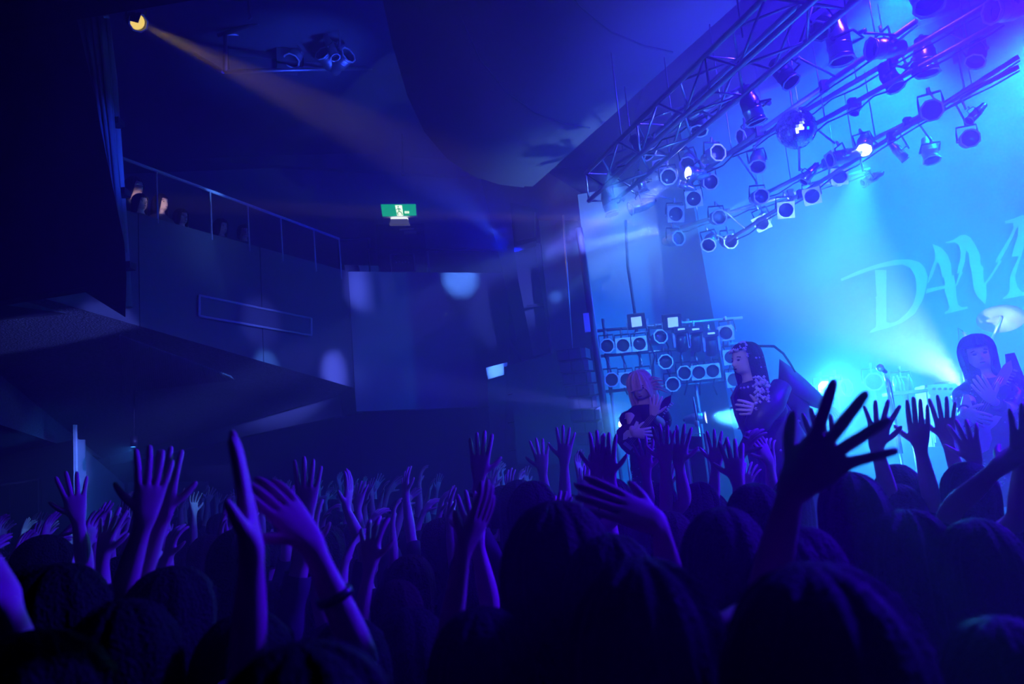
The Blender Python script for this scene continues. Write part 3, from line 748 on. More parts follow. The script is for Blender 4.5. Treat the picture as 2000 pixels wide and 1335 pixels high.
lamp('silver can slanting down and away, just below the mirror ball', 1570, 355, 7.0, dirv=(-.7, 0, -.75), frame='octagon', size=.55, length=.38)
lamp('silver can slanting gently down beneath the bright blue lamp', 1686, 358, 7.2, dirv=(-1, 0, -.45), frame='octagon', size=.55, length=.38)
lamp('silver can joined to a dark ring beside the bright blue lamp', 1622, 312, 7.0, dirv=(-1, -.1, -.2), frame='square', size=.85, length=.34)
lamp('thin can leaning away to the backdrop beside the bright blue lamp', 1770, 312, 7.4, dirv=(.6, 0, -.9), frame='octagon', size=.6, length=.4)
lamp('bright blue-white head lamp shining straight down over the singer', 1688, 292, 7.0, dirv=toward(1688, 292, 7.0, -.2, 0, -.9), frame='octagon', size=.9, on=M_on_cyan)
lamp('bright silver can lying level at the truss end', 1232, 407, 7.8, dirv=(-1, -.1, -.25), frame='octagon', size=.85, length=.30)
lamp('tall dim can pointing down at the truss end', 1196, 418, 8.0, dirv=(.15, 0, -1), frame='octagon', size=.95, length=.32)
lamp('brilliant upright lamp struck by the white beam at the truss end', 1257, 372, 7.6, dirv=(.10, -.05, -1), frame='square', size=.6, length=.34)
lamp('white-hot lamp facing the balcony with beams streaming out', 1345, 338, 7.5, dirv=(-1, -.35, .02), frame='octagon', size=.85, on=M_on_white)
lamp('twin-barrel lamp tilted up beside the brilliant upright lamp', 1286, 322, 7.5, dirv=(-.5, -.8, .35), frame='square', size=.75)
lamp('dark ring lamp crossed by the white beam', 1306, 345, 7.3, dirv=(-.2, -1, -.2), frame='octagon', size=.95)
lamp('silver can half behind the white-hot lamp', 1325, 358, 7.5, dirv=(-.9, 0, .45), frame='octagon', size=.5, length=.34)
SQ = [(1355, 388, 7.7, 'upright', 0, 0), (1320, 418, 7.9, 'tilted', .15, .1), (1586, 383, 7.7, 'tilted', -.05, -.05), (1535, 410, 7.8, 'tilted', .12, -.1), (1488, 435, 8.2, 'turned', -.35, -.45), (1640, 345, 7.9, 'faint', .2, .2)]
for (x, y, D, kind, dx, dz_) in SQ:
    where = {1355: 'nearest the white-hot lamp', 1320: 'just under the truss end', 1586: 'furthest along the low pipe', 1535: 'second along the low pipe', 1488: 'hung lowest and skewed', 1640: 'in the cyan mist below the bright lamp'}[x]
    lamp(f'{kind} square-framed lamp facing the hall, {where}', x, y, D, dirv=toward(x, y, D, dx, 0, dz_), frame='square', roll=dx * .6, size=.98)
OC = [(1405, 424, 7.9, 'eight-sided lamp ring at the middle of the low cluster', .3, .05, 'silver'), (1487, 383, 7.7, 'bright eight-sided ring lamp catching the light', .35, .1, 'silver'), (1402, 298, 7.0, 'half-lit round lamp below the lamp pipe', .5, .2, 'grey'),
      (1427, 471, 8.4, 'small upright ring lamp at the low end of the cluster', .3, .0, 'grey'), (1384, 478, 8.3, 'lowest ring lamp of the overhead cluster, tilted down', -.3, -.5, 'silver'), (1325, 465, 8.2, 'dim narrow ring lamp low under the truss end', .6, .1, 'grey'),
      (1480, 325, 7.3, 'faint flat ring lamp under the mirror ball pipe', -.1, -.9, 'grey'), (1388, 355, 7.6, 'dim round lamp beside the white-hot lamp', .3, -.1, 'grey'), (1343, 320, 7.7, 'ring lamp tilted above the white-hot lamp', -.2, -.5, 'grey')]
for (x, y, D, lab, dx, dz_, fin) in OC:
    lamp(lab, x, y, D, dirv=toward(x, y, D, dx, 0, dz_), frame='octagon', finish=fin, size=.95)
for (x, y, D, lab, dx, dz_) in [(1270, 300, 7.2, 'black can in shadow under the truss end', .6, -.9), (1365, 255, 6.7, 'black can in shadow under the truss middle', -.3, -1), (1545, 160, 6.0, 'black can hung on the pipe above the mirror ball', .3, -.8), (1600, 60, 5.4, 'black can close under the truss top', -.6, -.6), (1750, 170, 6.3, 'black can hung in the violet haze', .2, -1), (1905, 120, 6.2, 'black can at the edge of the cyan glow', -.5, -.9), (1448, 268, 7.1, 'black can tipped toward the balcony', -1, -.3)]:
    lamp(lab, x, y, D, dirv=(dx, -.3, dz_), frame='octagon', finish='black', size=.95)

# --- mirror balls
def mirror_ball(label, px, py, D, r):
    c = P(px, py, D)
    t = thing('mirror_ball', label, 'mirror ball', c)
    mb = MB(); nl = max(10, int(r * 130)); rnd = random.Random(4)
    for i in range(nl):
        e0, e1 = -math.pi / 2 + math.pi * i / nl, -math.pi / 2 + math.pi * (i + 1) / nl
        em = (e0 + e1) / 2; nn = max(3, int(2 * nl * math.cos(em)))
        for j in range(nn):
            a0, a1 = 2 * math.pi * j / nn, 2 * math.pi * (j + .92) / nn
            jit = rnd.uniform(.985, 1.015)
            q = [c + V((math.cos(a) * math.cos(e), math.sin(a) * math.cos(e), math.sin(e))) * r * jt for (a, e, jt) in ((a0, e0, jit), (a1, e0, 1), (a1, e1 - .004, 2 - jit), (a0, e1 - .004, 1))]
            mb.add(q, [(0, 1, 2, 3)])
    o = mb.build('mirror_facet', mat('mirror_glass', (.9, .92, .95), .06, 1.0), t); o['kind'] = 'stuff'
    MB().lathe([(.001, -r * .98), (r * .7, -r * .7), (r * .98, 0), (r * .7, r * .7), (.001, r * .98)], 20, Matrix.Translation(c)).build('core', M_blackmetal, t)
    MB().tube([c + V((0, 0, r)), c + V((0, 0, r + .28))], .01, 6).build('rod', M_steel, t)
    MB().lathe([(.001, r + .27), (.05, r + .27), (.05, r + .36), (.001, r + .36)], 12, Matrix.Translation(c)).build('motor', M_blackmetal, t)
mirror_ball('large mirror ball glittering among the stage lamps', 1555, 252, 6.6, .17)
mirror_ball('tiny mirror ball glinting high before the backdrop', 1885, 182, 7.4, .055)

# --- rack of lamps on the rear side of the stage
RK = 8.9
rack = thing('lamp_rack', 'upright pipe rack carrying rows of lamps behind the pink-haired guitarist', 'rack', Z(P(1300, 900, RK + .15), STZ))
for x in (1180, 1265, 1345, 1425):
    p = P(x, 640, RK + .18); MB().tube([Z(p, STZ), Z(p, P(x, 622, RK + .18).z)], .02, 8).build('upright', M_steel, rack)
for y in (640, 690, 760):
    MB().tube([P(1165, y + 6, RK + .15), P(1450, y - 20, RK + .15)], .018, 8).build('rail', M_steel, rack); BARS.append((P(1165, y + 6, RK + .15), P(1450, y - 20, RK + .15)))
rs = random.Random(9)
for k in range(9):
    x = 1180 + k * 29; a = P(x, 640, RK + .1); pts = [a + V((.03 * math.sin(j * 1.7 + k), 0, -.11 * j)) for j in range(8)]
    MB().tube(pts, .009, 5).build('cable', M_blackmetal, rack)
RL = [('square', 1217, 674, 'second from the pillar'), ('square', 1249, 671, 'third from the pillar'), ('octagon', 1186, 675, 'closest to the pillar'), ('octagon', 1290, 657, 'tilted, fourth from the pillar')]
for f_, x, y, lab in RL:
    tl = .35 if 'tilted' in lab else .05
    lamp(f'{"square" if f_ == "square" else "eight-sided"} framed lamp in the upper rack row, {lab}', x, y, RK, dirv=toward(x, y, RK, tl, 0, tl * .6), frame=f_, size=.98, finish='silver', group='lamps on the rear rack')
RL = [('octagon', 1195, 741, 'closest to the pillar'), ('square', 1224, 741, 'second from the pillar'), ('square', 1258, 737, 'half behind pink hair'), ('octagon', 1314, 750, 'fading in the mist'), ('octagon', 1337, 728, 'with an open lower edge'), ('square', 1365, 727, 'of the close pair, nearer the pillar'), ('square', 1392, 724, 'of the close pair, nearer the singer')]
for f_, x, y, lab in RL:
    lamp(f'{"square" if f_ == "square" else "eight-sided"} framed lamp in the lower rack row, {lab}', x, y, RK, dirv=toward(x, y, RK, .06, 0, 0), frame=f_, size=.98, group='lamps on the rear rack')
for f_, x, y, lab, tl in [('octagon', 1300, 706, 'eight-sided lamp alone between the two rack rows', .1), ('square', 1418, 650, 'square framed lamp highest beside the singer', -.25), ('square', 1428, 697, 'square framed lamp with the brightest face beside the singer', .05), ('square', 1434, 741, 'square framed lamp lowest beside the singer', .1)]:
    lamp(lab, x, y, RK, dirv=toward(x, y, RK, tl, 0, tl * .5), frame=f_, size=1.0, group='lamps on the rear rack')
M_floodface = mat('flood_glass', (.75, .8, .85), .25, emit=(.35, .5, 1.0), estr=.5)
for x, y, lab in ((1243, 627, 'boxy floodlight with a pale window on top of the rack near the pillar'), (1312, 628, 'boxy floodlight with a slanted pale window on top of the rack, farther along')):
    c = P(x, y, RK); t = thing('floodlight', lab, 'floodlight', c, group='floodlights on the rack')
    rot = (toward(x, y, RK, .2 if x > 1300 else 0, 0, -.1)).to_track_quat('-Z', 'Y').to_matrix()
    MB().box(c, (.20, .17, .12), rot).build('housing', M_blackmetal, t)
    MB().box(c + rot @ V((0, 0, -.062)), (.115, .11, .012), rot).build('window', M_floodface, t)
    MB().tube([c + rot @ V((-.11, 0, 0)), c + rot @ V((-.11, -.13, 0)), c + rot @ V((.11, -.13, 0)), c + rot @ V((.11, 0, 0))], .008, 6).build('bracket', M_steel, t)
for x, y, lab in ((1330, 660, 'moving-head lamp with a squared yoke in the rack near the singer'), (1358, 660, 'moving-head lamp with a squared yoke in the rack beside the first'), (1388, 668, 'moving-head lamp hung at the end of the rack')):
    c = P(x, y, RK); t = thing('moving_head_lamp', lab, 'stage lamp', c, group='moving heads on the rack')
    MB().box(c + V((0, 0, .09)), (.17, .15, .07)).build('base', M_blackmetal, t)
    for sx in (-1, 1): MB().box(c + V((sx * .085, 0, -.02)), (.025, .07, .17)).build('yoke_arm', M_steel, t)
    MB().lathe([(.001, .08), (.055, .08), (.062, .0), (.062, -.09), (.05, -.10), (.001, -.10)], 14, Matrix.Translation(c + V((0, 0, -.05))) @ Matrix.Rotation(.5, 4, 'X')).build('head', M_blackmetal, t)
    MB().box(c + V((0, -.077, .09)), (.08, .006, .02)).build('display', M_floodface, t)
    MB().tube([c + V((0, 0, .12)), c + V((0, 0, .2))], .012, 6).build('clamp', M_chrome, t)

# --- lit floor lamps behind the band
lamp('dazzling floor lamp behind the singer flooding out cyan light', 1612, 757, 8.4, dirv=toward(1612, 757, 8.4, .25, 0, .05), frame='octagon', size=1.0, on=M_on_cyan, group='floor lamps upstage')
lamp('floor lamp beside the singer throwing a cone across the stage', 1378, 815, 8.3, dirv=(1, -.28, .02), frame='octagon', size=.8, on=M_on_white, group='floor lamps upstage')
lamp('floor lamp close to the dark-haired guitarist throwing a fan up the backdrop', 1893, 752, 7.0, dirv=(-1, .1, .55), frame='octagon', size=.8, on=M_on_white, group='floor lamps upstage')
lamp('small lit floor lamp half hidden by the pink-haired guitarist', 1216, 828, 8.2, dirv=(-.3, -1, .1), frame='octagon', size=.6, on=M_on_cyan, group='floor lamps upstage')
for x, y, lab in ((1653, 757, 'narrow unlit ring lamp beside the dazzling floor lamp'), (1707, 745, 'faint unlit ring lamp between mic stand and floor lamp'), (1764, 752, 'pale unlit ring lamp just past the mic stand')):
    lamp(lab, x, y, 8.2, dirv=toward(x, y, 8.2, .9 if x == 1653 else .1, 0, 0), frame='octagon', size=1.1, finish='silver', group='floor lamps upstage')

# --- far lighting pit over the balcony, with the one warm lamp
warm = lamp('warm yellow spotlight burning above the balcony', 270, 44, 9.2, dirv=toward(270, 44, 9.2, .35, 0, -.25), frame='octagon', finish='black', size=1.35, on=M_on_warm, group='lamps over the balcony')
MB().prism([P(270, 45, 9.06), P(254, 41, 9.06), P(256, 26, 9.06), P(277, 25, 9.06)], (0, -.01, 0)).build('shutter', M_black, warm)
dl = thing('lobby_fill_can', 'small black can added under the balcony to carry the lobby fill light', 'lamp', P(262, 868, 12.4))  # made-up housing for the added lobby lamp
MB().lathe([(.05, 0), (.055, 0), (.055, .16), (.001, .16)], 14, Matrix.Translation(P(262, 872, 12.4))).build('can', M_blackmetal, dl); MB().tube([P(262, 860, 12.4), P(262, 760, 12.4)], .012, 6).build('stem', M_blackmetal, dl)
pit = thing('ceiling_gantry', 'dark steel gantry of boxes and pipes over the balcony', 'gantry', P(440, 66, 12.0))
for a, b in (((425, 70, 12), (660, -6, 12)), ((440, 66, 12), (440, 140, 12)), ((440, 66, 12), (560, 72, 13.5)), ((380, 105, 12.5), (436, 140, 12.0)), ((440, 140, 12), (760, 132, 14))):
    MB().tube([P(*a), P(*b)], .035, 6).build('gantry_pipe', M_steel, pit)
for x, y, D, sx, sy, sz in ((500, 108, 13, .9, .5, .35), (560, 112, 13, .35, .5, .4), (620, 118, 13.2, .5, .4, .3), (700, 116, 13.8, 1.0, .5, .22), (752, 120, 14, .3, .4, .3)):
    MB().box(P(x, y, D), (sx, sy, sz), Matrix.Rotation(.3, 3, 'Z')).build('gantry_box', M_steel if x < 600 else M_ceil, pit)
for x, y, D, dv_, lab in ((630, 105, 12.6, (-.4, -1, .4), 'pale lamp tilted up on the balcony gantry'), (655, 112, 12.4, (.35, -.2, -1), 'slim lamp hanging down from the balcony gantry'), (570, 118, 12.8, (-.3, -.6, -1), 'squat lamp in the middle of the balcony gantry'), (680, 108, 12.6, (.8, -.6, .2), 'ring lamp at the end of the balcony gantry')):
    lamp(lab, x, y, D, dirv=dv_, frame='octagon', finish='grey', size=1.7 if x != 655 else 1.0, length=.26 if x != 655 else .48, group='lamps over the balcony')
hk = thing('hanging_hook', 'dark chain with a hook dangling from the ceiling above the gantry', 'hook', P(488, 30, 11))
MB().tube([P(484, -10, 11), P(487, 25, 11), P(491, 34, 11), P(486, 38, 11)], .02, 6).build('chain', M_steel, hk)

# --- hanger arms from each lamp to the nearest pipe, or a foot for those on the floor
for e in LAMPS:
    p0 = e.location + e.rotation_quaternion @ V((0, .075 * 2.2 * e.scale.x, .11 * e.scale.x))
    if 'floor lamps' in e['group']:
        q = Z(p0, STZ + .01)
    elif 'balcony' in e['group']:
        q = p0 + V((0, .1, .6))
    else:
        best = None
        for a, b in BARS:
            t_ = max(0, min(1, (p0 - a).dot(b - a) / (b - a).length_squared)); c = a.lerp(b, t_)
            c2 = c
            if best is None or (c2 - p0).length < best[0]: best = ((c2 - p0).length, c2)
        q = best[1]
    if (q - p0).length > .02: MB().tube([p0, q], .010, 6).build('hanger' if 'floor' not in e['group'] else 'floor_post', M_steel, e)
# --- loudspeakers
la = thing('line_array_speaker', 'hung column of loudspeaker boxes beside the stage opening', 'loudspeaker', Z(P(1160, 850, 9.0), P(1160, 850, 9.0).z))
for k in range(8):
    x, y = 1118 + k * 5.2, 694 + k * 22.5
    c = P(x, y, 9.0); rot = Matrix.Rotation(.08 * k * .5, 3, 'X') @ Matrix.Rotation(-.35, 3, 'Z')
    cab = MB().box(c, (.27, .3, .122), rot).build('cabinet', M_blackmetal, la)
    for sx in (-.07, .07):
        MB().box(c + rot @ V((sx, -.155, 0)), (.115, .012, .098), rot).build('grille', mat('speaker_grille', (.10, .10, .12), .5, .5), cab)
    MB().box(c + rot @ V((.165, -.02, 0)), (.05, .2, .11), rot).build('side_bracket', M_steel, la)
MB().tube([P(1118, 690, 9), P(1100, 420, 9)], .012, 5).build('hanging_chain', M_steel, la)
pa = thing('speaker_stack', 'huge dark covered loudspeaker stack beside the stage opening', 'loudspeaker', Z(P(1040, 900, 10.0), 0))
MB().prism([P(952, 742, 10.2), P(985, 732, 10.2), P(990, 714, 10.2), P(1100, 685, 10.0), P(1165, 900, 10.0), Z(P(1170, 930, 10.0), 0), Z(P(948, 930, 10.2), 0)], (.1, .7, 0)).build('cabinet', M_drape, pa)
MB().prism([P(1000, 760, 10.0), P(1090, 735, 9.9), P(1140, 905, 9.9), P(1010, 905, 10.0)], (0, .05, 0)).build('front_cloth', M_drape, pa)
for k in range(3): MB().tube([P(992, 770 + k * 55, 10.05), P(1105 + k * 12, 742 + k * 58, 9.92)], .012, 5).build('strap', M_black, pa)
hb = thing('hung_speaker', 'black loudspeaker box bolted high on the wall beside the header', 'loudspeaker', P(1030, 480, 11.5))
MB().prism([P(996, 395, 11.5), P(1050, 408, 11.3), P(1048, 470, 11.3), P(1004, 482, 11.5)], (.0, .3, 0)).build('cabinet', M_blackmetal, hb)
MB().prism([P(1002, 405, 11.46), P(1044, 414, 11.26), P(1044, 462, 11.26), P(1008, 470, 11.46)], (.01, .03, 0)).build('grille', M_drape, hb)
wp = thing('lit_wall_plate', 'small pale panel catching a spotlight above the speaker stack', 'panel', P(965, 735, 10.6))
MB().prism([P(949, 718, 10.6), P(991, 707, 10.6), P(991, 715, 10.6), P(984, 716, 10.6), P(985, 731, 10.6), P(953, 740, 10.6)], (0, .04, 0)).build('board', M_whitetrim, wp)
MB().tube([P(968, 725, 10.65), P(968, 725, 12.0)], .02, 6).build('bracket', M_steel, wp)
pl = thing('stage_side_pipe', 'long dark vertical pipe at the side of the stage opening', 'pipe', Z(P(1188, 880, 8.3), STZ))
MB().tube([P(1130, 445, 8.3), P(1190, 870, 8.3), Z(P(1192, 890, 8.3), STZ)], .035, 10).build('pole', M_blackmetal, pl)
MB().tube([P(1136, 445, 8.34), P(1196, 870, 8.34)], .012, 6).build('cable', M_steel, pl)
MB().box(P(1146, 630, 8.22), (.06, .05, .20)).build('pale_tag', M_whitetrim, pl)
lp = thing('wall_pipe', 'thin dark conduit dropping down the side wall of the stage', 'pipe', P(1240, 620, 9.6))
MB().tube([P(1222, 430, 9.6), P(1226, 520, 9.6), P(1234, 570, 9.6), P(1241, 620, 9.6)], .02, 6).build('pole', M_blackmetal, lp)
wl2 = thing('wall_light_strip', 'tall pale trim board glowing in a spotlight beside the stage opening', 'board', P(1078, 690, 12.05))
MB().prism([P(1044, 474, 12.05), P(1053, 474, 12.05), P(1083, 687, 12.05), P(1076, 690, 12.05)], (.02, .06, 0)).build('board', M_whitetrim, wl2)
MB().box(P(1045, 597, 12.0), (.26, .05, .04)).build('bracket', M_blackmetal, wl2)

# --- balcony railing
rl = thing('balcony_railing', 'thin metal railing running down along the balcony front', 'railing', bA)
up1 = V((0, 0, .60))
rA, rB = P(240, 309, 9.5), P(662, 466, 13.3)
M_rail = mat('pale_rail_paint', (.75, .76, .78), .4, .1)
MB().tube([rA - dAB * .6, rA, rB], .022, 8).build('top_rail', M_rail, rl)
for px_, py_ in ((305, 333), (410, 371), (483, 400), (548, 424), (612, 449), (662, 466)):
    t = (px_ - 240) / (662 - 240.0)
    # place along the rail where it is seen at px
    best = min((abs(pix(rA.lerp(rB, k / 400.0))[0] - px_), k / 400.0) for k in range(401))[1]
    p = rA.lerp(rB, best); MB().tube([p, Z(p, p.z - .72)], .014, 6).build('post', M_rail, rl)
rl2 = thing('corner_railing', 'dark stepped railing across the splayed balcony corner', 'railing', bB)
rC = P(720, 466, 13.9); rC2 = P(721, 486, 13.9); rD = P(988, 489, 14.8)
MB().tube([rB + nBC * .05, rC], .03, 6).build('top_rail', M_blackmetal, rl2)
MB().tube([rC, rC2], .03, 6).build('step_post', M_blackmetal, rl2)
MB().tube([rC2, rD], .02, 6).build('low_rail', M_blackmetal, rl2)
for px_, t in ((668, 0), (720, .0), (834, .42), (985, 1.0)):
    p = rC2.lerp(rD, t) if px_ > 700 else rB
    MB().tube([p + nBC * .05, Z(p + nBC * .05, bB.z - .1)], .018, 6).build('post', M_metal if px_ == 834 else M_blackmetal, rl2)

# --- doorway with the emergency exit sign
ew = P(785, 500, 17.4)
dr = struct('door_2', MB().prism([P(734, 438, 17.3), P(828, 436, 17.4), P(836, 560, 17.4), P(741, 560, 17.3)], (0, .06, 0)), M_black)
MB().prism([P(789, 451, 17.2), P(813, 450, 17.2), P(813, 457, 17.2), P(789, 458, 17.2)], (0, .03, 0)).build('door_notice', M_wall, dr)
MB().prism([P(780, 446, 17.2), P(808, 445, 17.2), P(808, 448, 17.2), P(780, 449, 17.2)], (0, .03, 0)).build('door_notice', M_steel, dr)
sg = thing('framed_board', 'small framed dark notice board standing before the exit door', 'sign', P(785, 530, 14.6))
f4 = [P(762, 497, 14.6), P(808, 496, 14.7), P(811, 530, 14.7), P(764, 533, 14.6)]
for i in range(4): MB().tube([f4[i], f4[(i + 1) % 4]], .016, 4).build('frame', M_steel, sg)
MB().prism([p + V((0, .01, 0)) for p in f4], (0, .015, 0)).build('board', M_black, sg)
for k in range(5): MB().box(P(774 + k * 6, 512 - (k % 2), 14.58), (.035, .004, .03)).build('lettering', M_steel, sg)
ES = 17.0
def es(px, py, o=0.0): return P(px, py, ES - o)
ex = thing('exit_sign', 'green glowing emergency exit sign with a white running figure above the door', 'exit sign', es(778, 424))
MB().prism([es(743, 398), es(812, 397.5), es(814, 421), es(747, 423)], (0, .12, 0)).build('housing', M_whitetrim, ex)
MB().prism([es(743.8, 399, .012), es(811.5, 398.5, .012), es(813, 420.2, .012), es(747.4, 422.2, .012)], (0, .010, 0)).build('green_face', mat('exit_green', (.0, .3, .1), .4, emit=(.0, .42, .10), estr=.75), ex)
M_exw = mat('exit_white', (.8, .85, .7), .4, emit=(.85, .95, .62), estr=1.1)
MB().prism([es(771.5, 400.5, .02), es(785, 400.5, .02), es(787.5, 421, .02), es(776, 421.5, .02)], (0, .006, 0)).build('doorway_mark', M_exw, ex)
M_exg = mat('exit_figure', (.0, .2, .06), .4, emit=(.0, .42, .10), estr=.55)
fig = MB(); fig.lathe([(.001, -.02), (.02, 0), (.001, .02)], 10, Matrix.Translation(es(777.5, 403.5, .03)))
fig.build('running_figure_head', M_exg, ex)
for a, b in (((778, 406), (779.5, 412)), ((779.5, 412), (776, 416)), ((776, 416), (778, 420)), ((779.5, 412), (784, 415)), ((784, 415), (786, 419)), ((778, 407), (774, 409)), ((778, 407), (783, 409))):
    MB().tube([es(*a, .026), es(*b, .026)], .010, 5).build('running_figure_limb', M_exg, ex)
for k in range(3):
    MB().prism([es(790 + k * 3.2, 412, .02), es(792.4 + k * 3.2, 412, .02), es(792.6 + k * 3.2, 416.5, .02), es(790.4 + k * 3.2, 416.5, .02)], (0, .006, 0)).build('exit_character', M_exw, ex)
el_ = thing('emergency_lamp', 'small white strip lamp glowing just under the exit sign', 'lamp', es(780, 430))
MB().prism([es(763, 424.5), es(796, 424.2), es(796, 427), es(763, 427.4)], (0, .1, 0)).build('tube', mat('strip_white', (.9, .9, .85), .4, emit=(.95, 1, .85), estr=1.0), el_)
MB().prism([es(764, 427.4), es(796, 427.2), es(800, 437), es(760, 437.5)], (0, .14, 0)).build('shade', mat('cream_metal_glow', (.7, .68, .55), .5, emit=(.35, .36, .25), estr=.12), el_)  # faint glow put into the shade's material
cm = thing('ceiling_rod', 'short dark rod hanging from the ceiling above the exit sign', 'rod', P(787, 338, 16.6))
MB().tube([P(785, 240, 16.6), P(787, 340, 16.6)], .02, 6).build('rod', M_blackmetal, cm); MB().box(P(787, 334, 16.6), (.07, .07, .2)).build('end_fitting', M_blackmetal, cm)
lb = thing('balcony_ledge_box', 'pale low box lying on the balcony corner behind the railing', 'box', P(700, 528, 14.2))
MB().prism([P(672, 517, 14.2), P(738, 518, 14.5), P(739, 530, 14.5), P(674, 529, 14.2)], (0, .3, 0)).build('body', M_ceil, lb)
MB().prism([P(700, 518, 14.1), P(738, 519, 14.4), P(739, 530, 14.4), P(703, 529, 14.1)], (0, .05, 0)).build('front_board', M_wall, lb)

# ================================================================ the band and its gear
M_bead = mat('silver_sequin', (.95, .95, .97), .25, .2)
M_lip = mat('dark_lips', (.16, .03, .05), .4); M_eye = mat('dark_eye_paint', (.02, .015, .02), .4)
def to_local(p, loc, rz, h):
    return (Matrix.Rotation(-rz, 3, 'Z') @ (V(p) - V(loc))) / h
def face_parts(o, HM):
    for nm, sx, z, rx, rz_, y, m in (('eye', .031, .107, .016, .008, .094, M_eye), ('eye', -.031, .107, .016, .008, .094, M_eye), ('lips', 0, .046, .019, .0065, .112, M_lip)):
        mb = MB(); mb.lathe([(.001, -1), (.7, -.7), (1, 0), (.7, .7), (.001, 1)], 10, HM @ Matrix.Translation((sx, y, z)) @ Matrix.Diagonal((rx, .006, rz_, 1)))
        mb.build(nm, m, o, False)
    for sx in (-1, 1):
        MB().tube([HM @ V((sx * .014, .100, .124)), HM @ V((sx * .032, .097, .130)), HM @ V((sx * .05, .082, .124))], .004, 5).build('eyebrow', M_hair, o, False)
        MB().lathe([(.001, -.028), (.010, -.018), (.013, .008), (.009, .024), (.001, .03)], 8, HM @ Matrix.Translation((sx * .079, .0, .095)) @ Matrix.Diagonal((.6, 1.2, 1, 1))).build('ear', o.data.materials[0], o, False)
def beads(o, name, pts, r=.006, m=None):
    mb = MB()
    for p in pts:
        p = V(p); mb.add([p + V(q) * r for q in ((1, 0, 0), (-1, 0, 0), (0, 1, 0), (0, -1, 0), (0, 0, 1), (0, 0, -1))], [(0, 2, 4), (2, 1, 4), (1, 3, 4), (3, 0, 4), (2, 0, 5), (1, 2, 5), (3, 1, 5), (0, 3, 5)])
    b = mb.build(name, m or M_bead, o, False); b['kind'] = 'stuff'; return b
def on_shell(child, n, seed, keep=None, off=.004):
    """points scattered over a clothing mesh"""
    rnd = random.Random(seed); out = []; ps = child.data.polygons
    while len(out) < n:
        p = ps[rnd.randrange(len(ps))]; c = p.center + p.normal * off
        if keep is None or keep(c): out.append(c)
    return out
kid = lambda o, nm: next(c for c in o.children if c.name.split('.')[0] == nm)

# ---- singer, turned to the crowd, in a long winged coat
sl = Z(P(1508, 850, 5.75), STZ); srz = R(96); sh = 1.0
L_ = lambda px, py, D: to_local(P(px, py, D), sl, srz, sh)
JS = {'armL': (L_(1528, 805, 5.5), L_(1486, 800, 5.42)), 'armR': (L_(1560, 770, 5.95), L_(1604, 790, 6.0)), 'lean': (0, .10), 'head': (.30, -.08, 0),
      'handL': {'dorsal': L_(1486, 800, 4) - L_(1486, 800, 5), 'curl': .7}, 'handR': {'dorsal': (0, 0, 1), 'curl': .5}, 'legR': [(.11, .10, .47), (.12, .06, .08)], 'legL': [(-.11, -.05, .48), (-.13, -.12, .08)], 'seed': 5}
singer, SHM = person('singer in a dark winged coat with beaded long black hair, bent toward the crowd', JS, sl, srz, hair={'length': .30, 'vol': 1.06, 'messy': .012, 'fringe': .16, 'open': 2.1}, shirt=M_leather, sleeves=True, levels=2, face=True, skin=M_skin_pale, extra=M_leather)
face_parts(singer, SHM)
# coat: from the shoulders to the calves, with a long wing of cloth swept behind
cm_ = MB(); prof_ = [(1.44, .12, .10, 0), (1.36, .21, .155, 0), (1.22, .235, .18, -.01), (1.05, .24, .19, -.03), (.85, .27, .22, -.06), (.60, .32, .26, -.10), (.35, .36, .30, -.14), (.18, .38, .32, -.16)]
n = 28
for z, hw, hd_, yo in prof_:
    t = max(0, min(1, (z - .93) / .55)); oy = .10 * t * t * (3 - 2 * t)
    for k in range(n):
        a = math.radians(-250) + math.radians(320) * k / (n - 1) + math.radians(90) + math.radians(0)
        a = math.radians(90 + 22) + math.radians(316) * k / (n - 1)
        fold = 1 + (.05 + .05 * (1.4 - z)) * math.sin(k * 1.9 + z * 2)
        cm_.v.append((hw * fold * math.cos(a), hd_ * fold * math.sin(a) + yo + oy, z))
for j in range(len(prof_) - 1):
    for k in range(n - 1): cm_.f.append((j * n + k, j * n + k + 1, (j + 1) * n + k + 1, (j + 1) * n + k)); cm_.sm.append(True)
M_coat = mat('coat_fabric', (.035, .04, .055), .45, noise=.4, nscale=30)
co = cm_.build('coat', M_coat, singer, False); co.modifiers.new('thickness', 'SOLIDIFY').thickness = .014
wing = MB(); W0 = [(1522, 700), (1545, 716), (1575, 742), (1600, 766), (1617, 784), (1620, 795), (1612, 799), (1596, 797), (1583, 790), (1572, 778), (1585, 800), (1592, 825), (1590, 850), (1580, 868), (1560, 850), (1538, 800), (1520, 745)]
cen = L_(1545, 765, 5.86)
wp_ = [L_(x, y, 5.86) for x, y in W0]; nn_ = len(wp_)
dpt = (L_(1545, 765, 6.0) - L_(1545, 765, 5.86))
front = []; 
wing.add([cen - dpt * .6] + [p for p in wp_] + [p.lerp(cen, .45) - dpt * .45 for p in wp_] + [cen + dpt * .6] + [p.lerp(cen, .45) + dpt * .45 for p in wp_], [])
for i in range(nn_):
    j = (i + 1) % nn_
    wing.f += [(0, 1 + nn_ + i, 1 + nn_ + j), (1 + nn_ + i, 1 + i, 1 + j, 1 + nn_ + j), (1 + 2 * nn_, 2 + 2 * nn_ + j, 2 + 2 * nn_ + i), (2 + 2 * nn_ + j, 1 + j, 1 + i, 2 + 2 * nn_ + i)]; wing.sm += [True] * 4
wing.build('coat_wing', M_coat, singer, False)
slv = MB(); slv.tube([L_(1527, 752, 5.5), L_(1508, 790, 5.45), L_(1488, 808, 5.42), L_(1478, 832, 5.42), L_(1482, 846, 5.44)], [.07, .085, .095, .085, .04], 14)
slv.build('wide_sleeve', M_coat, singer, False)
